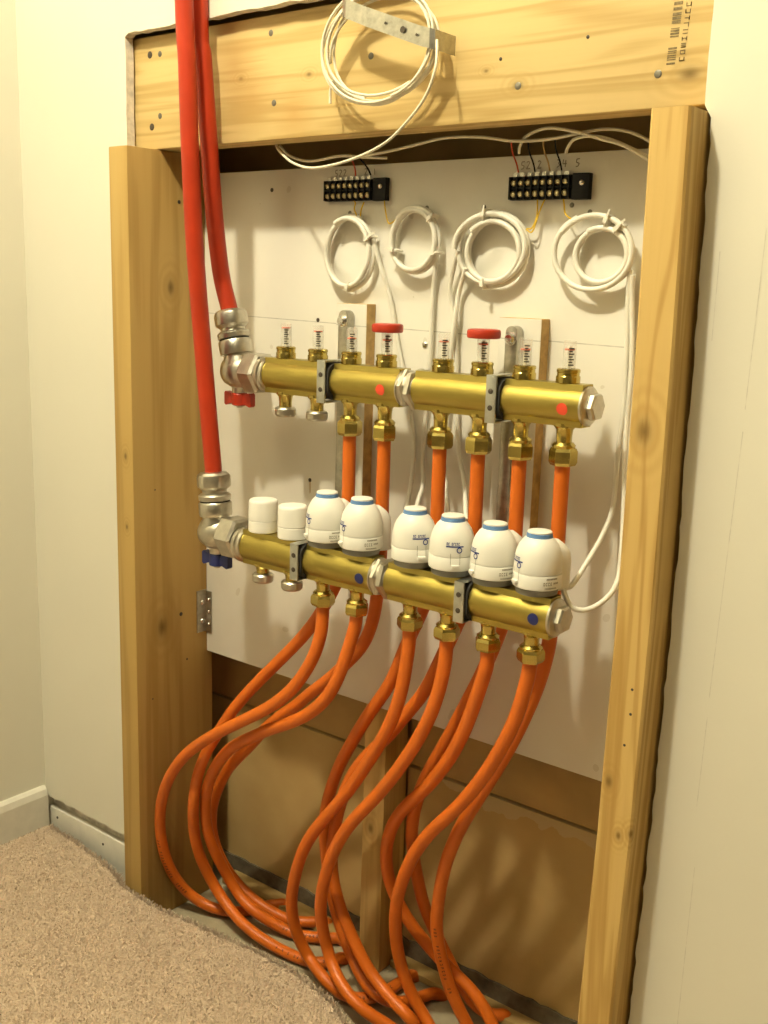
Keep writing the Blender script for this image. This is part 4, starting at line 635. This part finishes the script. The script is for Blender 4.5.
# ------------------------------------------------------------------ brackets and shims
def dband(yc, zc, ro, ri, x0, x1, n=40):
    mb = MB(); vs = []; fs = []
    for x in (x0, x1):
        for r in (ri, ro):
            for k in range(n):
                t = 2 * PI * k / n; q = r
                if r == ro: q = min(r / max(abs(math.cos(t)), abs(math.sin(t)), 1e-6), r * 1.16)
                if r == ri:
                    y, z = RB * math.cos(t), RB * math.sin(t)
                    if abs(y) < .0106: q = min(.0224 / max(abs(math.sin(t)), .01), math.hypot(.0107, .0224))
                    q += .0002
                vs.append((x, yc + q * math.cos(t), zc + q * math.sin(t)))
    def id_(a, b_, k): return (a * 2 + b_) * n + k % n
    for k in range(n):
        fs += [(id_(0, 0, k), id_(0, 1, k), id_(0, 1, k + 1), id_(0, 0, k + 1)), (id_(1, 0, k), id_(1, 0, k + 1), id_(1, 1, k + 1), id_(1, 1, k)),
               (id_(0, 1, k), id_(1, 1, k), id_(1, 1, k + 1), id_(0, 1, k + 1)), (id_(0, 0, k), id_(0, 0, k + 1), id_(1, 0, k + 1), id_(1, 0, k))]
    return mb.add(vs, fs)
def bracket(xc, xst, label, shim_label, xs0, xs1, ztop, bolts):
    sh = tag(obj('shim_block', MB().box(xs0, xs1, -.0175, -.0002, .560, ztop), 'cut_wood', bevel=.0006), shim_label, 'shim', 'shims behind the brackets')
    obj('painted_face', MB().box(xs0 + .0004, xs1 - .0004, -.0181, -.0174, .5604, ztop - .0004), 'board_paint', sh, smooth=False)
    t = thing('manifold_bracket', label, 'bracket', (xc, -.018, .545), 'manifold brackets')
    poly = [(xst - .0078, .568), (xst + .0078, .568)] + [(xst + .0078 * math.cos(a), ztop - .016 + .0078 * math.sin(a)) for a in [PI * k / 10 for k in range(11)]]
    st = obj('strut', MB().prism(poly, -.0315, -.0183, 1), 'galvanised', t, bevel=.001)
    for (bx, bz) in bolts:
        obj('bolt', MB().lathe([(.0075, 0), (.0075, .0010), (.0058, .0012), (.0062, .0040), (.0045, .0062), (.001, .0066)], (bx, -.0183 if abs(bx - xst) > .003 else -.0315, bz), (0, -1, 0), 18), 'screw_steel', t)
    for yc, zc in ((UY, UZ), (LY, LZ)):
        x0, x1 = xc - .0066, xc + .0062; yf = yc - .0226; ht = .0258 if zc > .7 else .0228; th = .0018 if zc > .7 else .0005
        # band around the bar back to the strut
        cl = MB()
        cl.box(x0, x1, yf - .0020, yf, zc - ht, zc + ht)
        cl.box(x0, x1, yf, -.0290, zc + ht - th, zc + ht); cl.box(xst - .004, x1, -.0330, -.0290, zc + ht - .0120, zc + ht)
        cl.box(x0, x1, yf, -.0290, zc - ht, zc - ht + th); cl.box(xst - .004, x1, -.0330, -.0290, zc - ht, zc - ht + .0120)
        k = obj('clamp', cl, 'zinc', t, bevel=.0002)
        obj('rubber_lining', dband(yc, zc, .0212, RB, xc - .0050, xc + .0088), 'rubber', k, ang=.6)
        for dz in (-.0095, .0085):
            obj('clamp_screw', MB().lathe([(.0030, 0), (.0030, .0006), (.0022, .0010)], (xc - .0005, yf - .0020, zc + dz), (0, -1, 0), 12), 'nail_dark', k)
    return t
bracket(-.1120, -.1274, 'zinc bracket holding both manifolds, nearer the red pipes', 'painted wood shim with raw brown edge behind the bracket nearer the red pipes', -.150, -.1005, .878, ((-.1355, .8275), (-.1355, .657), (-.1274, .8565)))
bracket(.1315, .1180, 'zinc bracket holding both manifolds, nearer the right stud', 'painted wood shim with raw brown edge behind the bracket nearer the right stud', .0925, .1480, .870, ((.1105, .824), (.1105, .673), (.1180, .8475)))

# ------------------------------------------------------------------ valve caps and actuators on the lower manifold
ZB = LZ + .0227
def m_vcap():
    def fl(t, i):
        return 1 - .05 * max(0, math.cos(t + .1)) ** 18 if i >= 4 else 1
    body = MB().lathe([(.0180, 0), (.0187, .0010), (.0187, .0142), (.0182, .0148)], n=48).mesh('skirt', 'cap_plastic', ang=.6)
    top = MB().lathe([(.0180, .0153), (.0187, .0158), (.0187, .0220), (.0187, .0236), (.0185, .0374), (.0181, .0398), (.0168, .0412), (.010, .0416), (.001, .0417)], n=72, fl=fl).mesh('grip', 'cap_plastic', ang=.6)
    return body, top
vb, vt = m_vcap()
for i in (0, 1):
    vc = link('valve_cap', vt, ml, (LX[i], LY, ZB)); vc['label'] = 'white round valve cap'
    link('skirt', vb, vc, (LX[i], LY, ZB))

KR = 1.0
PROF = [(.0244, .0218), (.0245, .0225), (.0244, .0290), (.0238, .0360), (.0224, .0425), (.0200, .0480), (.0168, .0525), (.0138, .0553), (.0122, .0562)]
def prof_r(h):
    for (r0, h0), (r1, h1) in zip(PROF, PROF[1:]):
        if h0 <= h <= h1: return r0 + (r1 - r0) * (h - h0) / (h1 - h0)
    return .0247
def patch(mb, t0, t1, h0, h1, off=.00035, n=6, rr=prof_r):
    """thin sheet lying on the round body between two angles and two heights"""
    vs = []; fs = []
    for k in range(n + 1):
        t = t0 + (t1 - t0) * k / n
        for h in (h0, h1):
            r = rr(h) + off; vs.append((r * math.cos(t), r * math.sin(t), h))
    for k in range(n): fs.append((2 * k, 2 * k + 2, 2 * k + 3, 2 * k + 1))
    mb.add(vs, fs)
def act_meshes():
    d = {}
    d['base'] = MB().lathe([(.0190, 0), (.0212, .0008), (.0222, .0070), (.0222, .0078)], n=48).mesh('base', 'grey_plastic')
    d['ring'] = MB().lathe([(.0236, .0072), (.0247, .0080), (.0249, .0100), (.0249, .0205), (.0245, .0212), (.0236, .0214)], n=56).mesh('lower_ring', 'white_plastic', ang=.6)
    d['dome'] = MB().lathe(PROF, n=56).mesh('dome', 'white_plastic', ang=.9)
    d['blue'] = MB().lathe([(.0136, .0545), (.0128, .0590), (.0120, .0594)], n=36).mesh('accent_ring', 'blue_plastic')
    d['button'] = MB().lathe([(.0116, .0592), (.0124, .0596), (.0124, .0608), (.0118, .0614), (.009, .0617), (.001, .0618)], n=36).mesh('push_button', 'white_plastic')
    # cable hood: a half-round rib up the back of the body
    vs = []; fs = []; sec = 14
    hs = [.0030, .0060, .0120, .0220, .0320, .0400, .0455, .0492, .0512, .0520]
    for h in hs:
        out = .0365 if h < .034 else .0365 - .0150 * ((h - .034) / .018) ** 2
        half = .0108 if h < .040 else .0108 * math.sqrt(max(.02, 1 - ((h - .040) / .0125) ** 2))
        for k in range(sec + 1):
            a = -PI / 2 + PI * k / sec
            vs.append((out - half * .9 + half * .9 * math.cos(a), half * math.sin(a), h))
        vs.append((.012, half, h)); vs.append((.012, -half, h))
    m_ = sec + 3
    for i in range(len(hs) - 1):
        for k in range(m_): fs.append((i * m_ + k, i * m_ + (k + 1) % m_, (i + 1) * m_ + (k + 1) % m_, (i + 1) * m_ + k))
    fs.append(tuple(range(m_))[::-1]); fs.append(tuple((len(hs) - 1) * m_ + k for k in range(m_)))
    # hood leaves the body opposite the logo (logo at +X, hood at -X)
    d['hood'] = MB().add([(-x, -y, z) for x, y, z in vs], fs).mesh('cable_hood', 'white_plastic', ang=1.0)
    lt = MB(); lt.prism([(.0236, -.0042), (.0274, -.0040), (.0278, 0), (.0274, .0040), (.0236, .0042)], .0115, .0148, 2)
    d['latch'] = lt.mesh('latch', 'white_plastic', bevel=.0006)
    lg = MB()
    for s in (-1, 1): patch(lg, s * .20 - .009, s * .20 + .009, .0150, .0262, .0003, 2, lambda h: .0250 if h < .0215 else prof_r(h))
    d['slot'] = lg.mesh('latch_slot', 'label_grey', smooth=False)
    lg = MB()
    patch(lg, -.42, .36, .0325, .0338)
    for k in range(8):                                       # tiny maker's lettering above the bar
        t = -.40 + k * .075
        if k == 2: continue
        patch(lg, t, t + .018, .0345, .0372, n=1); patch(lg, t, t + .052, .0366, .0373, n=1)
        if k % 2: patch(lg, t, t + .052, .0345, .0351, n=1)
        if k % 3 == 0: patch(lg, t + .036, t + .052, .0345, .0372, n=1)
    for k in range(16):                                      # the ring hanging from the bar
        a0, a1 = 2 * PI * k / 16, 2 * PI * (k + 1) / 16
        vs = []
        for a in (a0, a1):
            for q in (.0020, .0031):
                h = .0296 + q * math.sin(a); t = .17 + q * math.cos(a) / .0242; r = prof_r(h) + .0004
                vs.append((r * math.cos(t), r * math.sin(t), h))
        lg.add(vs, [(0, 1, 3, 2)])
    d['logo'] = lg.mesh('logo', 'logo_blue', smooth=False)
    lb = MB(); rr = lambda h: .0249
    for k in range(9): patch(lb, 1.42 + k * .058, 1.42 + k * .058 + .045, .0182, .0198, .0003, 1, rr)
    for k, g in enumerate('DCCE'):
        t = 1.30 + k * .10
        patch(lb, t, t + .014, .0128, .0160, .0003, 1, rr); patch(lb, t, t + .062, .0153, .0160, .0003, 2, rr); patch(lb, t, t + .062, .0128, .0135, .0003, 2, rr)
        if g == 'D': patch(lb, t + .05, t + .063, .0128, .0160, .0003, 1, rr)
        if g == 'E': patch(lb, t, t + .05, .0141, .0147, .0003, 1, rr)
    for k in range(6): patch(lb, 1.74 + k * .045, 1.74 + k * .045 + .028, .0138, .0157, .0003, 1, rr)
    for k in range(11): patch(lb, 1.36 + k * .05, 1.36 + k * .05 + .032, .0094, .0107, .0003, 1, rr)
    d['label'] = lb.mesh('rating_label', 'label_grey', smooth=False)
    return d
AM = act_meshes()
ACT = ((2, -116, 'white domed actuator beside the two white valve caps'), (3, -116, 'white domed actuator just left of the nickel union on the lower manifold'),
       (4, -34, 'white domed actuator just right of the lower nickel union, logo facing right'), (5, -47, 'white domed actuator with its logo and latch facing the camera'),
       (6, -118, 'white domed actuator second from the right end of the lower manifold'), (7, -120, 'white domed actuator at the right end plug of the lower manifold'))
for i, ang, lab in ACT:
    t = thing('valve_actuator', lab, 'actuator', (LX[i] + (.0040 if i < 4 else .0022), LY, ZB), 'white domed actuators')
    t.rotation_euler = (0, 0, math.radians(ang)); t.scale = (1.035, 1.035, 1.085)
    for nm, k in (('base', 'base'), ('lower_ring', 'ring'), ('dome', 'dome'), ('accent_ring', 'blue'), ('push_button', 'button'), ('cable_hood', 'hood'), ('latch', 'latch')):
        p = bpy.data.objects.new(nm, AM[k]); COL.objects.link(p); p.parent = t
        if nm == 'accent_ring': p['label'] = 'blue ring'
        sub = {'dome': (('logo', 'logo'),), 'lower_ring': (('rating_label', 'label'), ('latch_slot', 'slot'))}.get(nm, ())
        for sn, sk in sub:
            q = bpy.data.objects.new(sn, AM[sk]); COL.objects.link(q); q.parent = p

# ------------------------------------------------------------------ pipes
R_OR = .0082
PL = {'U3': 'orange pipe from the upper manifold behind the leftmost actuator', 'U4': 'orange pipe from the upper manifold under the first red gauge cap',
      'U5': 'orange pipe from the upper manifold just right of its nickel union', 'U6': 'orange pipe from the upper manifold under the second red gauge cap',
      'U7': 'orange pipe from the upper manifold right of the second bracket clamp', 'U8': 'orange pipe from the right end of the upper manifold',
      'L3': 'orange pipe from the lower manifold making the widest loop to the left', 'L4': 'orange pipe from the lower manifold just left of its nickel union',
      'L5': 'orange pipe from the lower manifold just right of its nickel union', 'L6': 'orange pipe from the lower manifold under its second bracket clamp',
      'L7': 'orange pipe from the lower manifold second from the right end', 'L8': 'orange pipe from the right end of the lower manifold'}
PRINT = {'L3': (.62, .74), 'U3': (.84, .91), 'L4': (.83, .90), 'L5': (.80, .87), 'U8': (.72, .84)}
for k, P in PIPES.items():
    pts = catmull(P, 3)
    o = tag(obj('heating_pipe', MB().tube(pts, R_OR, 14), 'pex_orange', ang=1.2), PL[k], 'pipe', 'orange heating pipes')
    if k in PRINT:                                           # worn lettering printed along the pipe
        a, b_ = PRINT[k]; mb = MB(); n = len(pts); i0, i1 = int(a * n), int(b_ * n)
        camv = Vector((.25, -.75, .62)).normalized()
        s = 0
        for i in range(i0, i1):
            p, q = pts[i], pts[i + 1]; T = (q - p).normalized(); side = T.cross(camv).normalized(); nrm = side.cross(T).normalized()
            seg = (q - p).length; m_ = max(1, int(seg / .0030))
            for j in range(m_):
                if random.random() < .2: continue
                c = p + (q - p) * (j / m_)
                for (u0, u1, v0, v1) in random.sample([(0, .0007, -.0018, .0018), (.0014, .0021, -.0018, .0018), (0, .0021, .0010, .0018), (0, .0021, -.0003, .0004), (0, .0021, -.0018, -.0010)], 3):
                    vs = []
                    for (u, v_) in ((u0, v0), (u1, v0), (u1, v1), (u0, v1)):
                        th = v_ / R_OR; vs.append(c + T * u + (nrm * math.cos(th) + side * math.sin(th)) * (R_OR + .00025))
                    mb.add(vs, [(0, 1, 2, 3)])
        obj('printed_text', mb, 'pipe_print', o, smooth=False)
for k, lab in (('A', 'thick red pipe running down to the lower manifold valve'), ('B', 'thick red pipe running down to the upper manifold valve')):
    tag(obj('supply_pipe', MB().tube(catmull(RED[k], 8), .0112, 20), 'pex_red', ang=1.2), lab, 'pipe', 'red supply pipes')

# ------------------------------------------------------------------ terminal strips
def terminal(xc, zc, label):
    t = thing('terminal_block', label, 'terminal block', (xc, -.0002, zc - .0135), 'black terminal strips')
    x0, x1 = xc - .0515, xc + .0495
    b_ = obj('body', MB().box(x0 + .003, x1 - .020, -.0070, -.0003, zc - .0125, zc + .0125).box(x0, x0 + .005, -.0040, -.0003, zc - .0115, zc + .009).box(x1 - .020, x1, -.0085, -.0003, zc - .0135, zc + .0135), 'black_plastic', t, bevel=.0006)
    p = (x1 - .0235 - x0 - .004) / 8
    for k in range(9):
        x = x0 + .004 + p * k
        obj('divider', MB().box(x - .0009, x + .0009, -.0105, -.0070, zc - .0120, zc + .0120), 'black_plastic', t, smooth=False)
    obj('ridge', MB().box(x0 + .004, x1 - .021, -.0090, -.0070, zc - .0010, zc + .0010), 'black_plastic', t, smooth=False)
    for k in range(8):
        x = x0 + .004 + p * (k + .5)
        for dz in (-.0062, .0056):
            obj('terminal_screw', MB().lathe([(.0036, 0), (.0036, .0020), (.0030, .0032), (.0022, .0036), (.0020, .0026), (.0006, .0026)], (x, -.0070, zc + dz), (0, -1, 0), 10), 'terminal_metal', t)
        obj('terminal_tab', MB().box(x - .0026, x + .0026, -.0066, -.0054, zc + .0125, zc + .0165), 'galvanised', t, smooth=False)
    screw(t, (x1 - .0085, -.0085, zc + .0035), .0034, name='mounting_screw')
terminal(-.1335, 1.0155, 'black terminal strip above the two left cable coils')
terminal(.1397, 1.0105, 'black terminal strip above the two right cable coils')

# ------------------------------------------------------------------ cable coils
def loop_pts(cx, cz, rx, rz, turns, y0, dy, wob, ph=0, n=34):
    out = []
    N_ = int(n * turns)
    for k in range(N_ + 1):
        t = ph + 2 * PI * k / n; s = k / n
        out.append((cx + (rx + wob * math.sin(2.3 * s + ph)) * math.cos(t) + wob * .5 * math.sin(3.1 * s), y0 + dy * s, cz + (rz + wob * math.cos(1.9 * s)) * math.sin(t)))
    return out
def tie(parent, x, z, y=-.013, ang=0, ln=.010):
    M = Matrix.Translation((x, y, z)) @ Matrix.Rotation(ang, 4, 'Y')
    mb = MB().box(-.0012, .0012, -.0075, .0075, -.0062, .0062, M)
    mb.box(-.0022, .0022, -.0098, -.0070, -.0028, .0028, M)
    mb.box(-.0010, .0010, -.0088, -.0080, .0028, .0028 + ln, M)
    obj('cable_tie', mb, 'tie_white', parent, smooth=False)
RC = .0031
def coil(label, cx, cz, loops, tails, ties, leads):
    t = thing('cable_coil', label, 'cable coil', (cx, -.01, cz), 'white actuator cable coils')
    for lp in loops:
        obj('cable', MB().tube(lp, RC, 10), 'cable_white', t, ang=1.2)
    for tl in tails:
        obj('cable_tail', MB().tube(catmull(WIRES[tl], 6), RC * .93, 10), 'cable_white', t, ang=1.2)
    for a in ties: tie(t, *a)
    for (pts, mat) in leads:
        obj('lead', MB().tube(catmull(pts, 6), .0009, 6), mat, t)
coil('white cable coil under the left terminal strip, leftmost of four', -.137, .940, [loop_pts(-.137, .940, .0375, .043, 2.15, -.0055, -.0055, .0022, 1.2)],
     ['coil1_tail'], [(-.103, .957, -.0115, 1.1, .012), (-.134, .898, -.010, .1, .0)],
     [([(-.128, -.009, .985), (-.131, -.010, .993), (-.133, -.006, 1.000), (-.137, -.005, 1.004)], 'wire_yellow'), ([(-.122, -.009, .984), (-.120, -.010, .992), (-.119, -.006, 1.001)], 'wire_yellow')])
coil('small white cable coil under the left terminal strip, second from left', -.0356, .954, [loop_pts(-.0356, .9545, .0345, .036, 2.2, -.0055, -.0055, .0014, .9), [Vector(p) for p in catmull([(-.060, -.014, .980), (-.045, -.016, .9905), (-.025, -.016, .9915), (-.010, -.014, .982)], 6)]],
     ['coil2_tail'], [(-.009, .980, -.012, .8, .004), (-.064, .944, -.011, -1.3, .006), (-.003, .940, -.011, 1.4, .006)],
     [([(-.060, -.014, .980), (-.076, -.010, .975), (-.085, -.006, .990), (-.088, -.005, 1.002)], 'wire_yellow')])
coil('doubled white cable coil under the left end of the right terminal strip', .0735, .945, [loop_pts(.0735, .9455, .0465, .0395, 2.1, -.0060, -.0052, .0018, 2.6), loop_pts(.0765, .9420, .0365, .0340, 2.05, -.0060, -.0055, .0012, 2.2)],
     ['coil3_a', 'coil3_b'], [(.066, .983, -.013, .1, .007), (.068, .906, -.012, -.2, .0)],
     [([(.117, -.010, .967), (.124, -.010, .968), (.128, -.008, .980), (.126, -.005, .998)], 'wire_yellow'), ([(.118, -.012, .966), (.126, -.012, .964), (.131, -.008, .985), (.135, -.005, .998)], 'wire_yellow')])
coil('loose white cable coil beside the right stud', .202, .942, [loop_pts(.202, .942, .0455, .038, 1.1, -.0140, -.002, .0015, 2.0), loop_pts(.2125, .9385, .0320, .0292, 2.2, -.0060, -.0052, .0016, 1.0)],
     ['coil4_a', 'coil4_b'], [(.218, .974, -.013, .35, .009), (.231, .966, -.013, .8, .010)],
     [([(.178, -.015, .975), (.172, -.016, .978), (.165, -.012, .983), (.160, -.006, .992), (.158, -.005, .998)], 'wire_yellow')])
def wire(name, pts, r, mat, label, cat='wire', group=None):
    return tag(obj(name, MB().tube(pts, r, 8), mat, ang=1.2), label, cat, group)
# fine conductors dropping from the loose wires to the strips
for (x, mat, lab, z0) in ((.1005, 'wire_red', 'thin red wire dropping to the right terminal strip', 1.0262), (.1215, 'black_plastic', 'thin black wire dropping to the right terminal strip beside the red one', 1.0262),
                          (.1545, 'black_plastic', 'thin black wire dropping to the right end of the right terminal strip', 1.0262), (.1400, 'cut_wood', 'thin brown wire dropping to the middle of the right terminal strip', 1.0262)):
    wire('terminal_wire', catmull([(x, -.006, z0 + .0012), (x - .001, -.009, z0 + .010), (x - .003, -.016, z0 + .022), (x - .002, -.021, z0 + .033)], 6), .0009, mat, lab)
wire('terminal_wire', catmull([(-.1335, -.006, 1.0325), (-.132, -.010, 1.042), (-.131, -.020, 1.056)], 6), .0010, 'wire_red', 'thin red wire dropping to the left terminal strip')
wire('terminal_wire', catmull([(-.1095, -.006, 1.0325), (-.112, -.010, 1.041), (-.118, -.020, 1.053)], 6), .0010, 'black_plastic', 'thin black wire dropping to the left terminal strip')
for k, lab in (('wire_a', 'short loop of white wire hanging under the left part of the header'), ('wire_b', 'long white wire strung along under the header'),
               ('wire_c', 'white wire arching from the right terminal strip to the right stud'), ('wire_d', 'lower white wire running into the right stud beside the arched one')):
    wire('bell_wire', catmull(WIRES[k], 8), .0017, 'wire_white', lab, 'wire', 'loose wires under the header')

# hanger strap and wire coil on the header
st = thing('hanger_strap', 'bent grey metal strap nailed across the header, holding the wire coil', 'strap', (0, -.08, 1.15))
A = Vector((-.069, -.0805, 1.1965)); B_ = Vector((.048, -.098, 1.1520))
def strap_piece(pts, half):
    mb = MB(); vs = []
    for p in pts:
        p = Vector(p); vs += [p + Vector((0, 0, half)), p - Vector((0, 0, half)), p + Vector((0, -.0014, half)), p + Vector((0, -.0014, -half))]
    fs = []
    for i in range(len(pts) - 1):
        a = i * 4; c = a + 4
        fs += [(a, a + 1, c + 1, c), (a + 2, c + 2, c + 3, a + 3), (a, c, c + 2, a + 2), (a + 1, a + 3, c + 3, c + 1)]
    e = (len(pts) - 1) * 4; fs += [(0, 2, 3, 1), (e, e + 1, e + 3, e + 2)]
    return mb.add(vs, fs)
obj('band', strap_piece([(-.068, -.1120, 1.1960), (-.060, -.1160, 1.1930), (-.030, -.1165, 1.1810), (.005, -.1150, 1.1680), (.040, -.1140, 1.1550), (.0520, -.1135, 1.1515), (.0575, -.1110, 1.1500), (.0605, -.1000, 1.1490), (.0615, -.0808, 1.1485)], .0098), 'galvanised', st, smooth=False)
obj('band', strap_piece([(-.0680, -.1105, 1.1960), (-.0715, -.1020, 1.1972), (-.0725, -.0900, 1.1975), (-.0725, -.0808, 1.1975)], .0080), 'galvanised', st, smooth=False)
for x, z, r in ((.019, 1.1628, .0034), (-.044, 1.1868, .0014), (-.004, 1.1718, .0014), (.037, 1.156, .0014)):
    obj('punched_hole', MB().lathe([(r, 0), (r, .0004)], (x, -.1180 + abs(x) * .03, z), (0, -1, 0), 12), 'nail_dark', st)
wc = thing('wire_coil', 'hank of thin white wire hung from the strap on the header', 'wire coil', (-.02, -.10, 1.10))
def strand(cx, cz, rx, rz, y, ph, turns=1.0, wob=.004):
    pts = loop_pts(cx, cz, rx, rz, turns, y, .001, wob, ph, 40)
    return pts
for (cx, cz, rx, rz, y, ph) in ((-.0245, 1.150, .0765, .0545, -.1065, .3), (-.0225, 1.1525, .0725, .0540, -.1045, 1.1), (-.0260, 1.1545, .0740, .0560, -.1085, 2.2), (-.0210, 1.1515, .0775, .0505, -.1020, 3.0), (-.0250, 1.1560, .0690, .0575, -.0995, 4.1), (-.0190, 1.1545, .0740, .0530, -.1105, 5.0)):
    obj('strand', MB().tube(strand(cx, cz, rx, rz, y, ph, 1.05), .00165, 8), 'wire_white', wc, ang=1.2)
obj('tail', MB().tube(catmull(WIRES['hdr_tail'], 8), .0016, 8), 'wire_white', wc, ang=1.2)
obj('tail', MB().tube(catmull([(-.086, -.106, 1.124), (-.0905, -.105, 1.114), (-.0915, -.104, 1.106), (-.0915, -.104, 1.100)], 5), .0016, 8), 'wire_white', wc, ang=1.2)
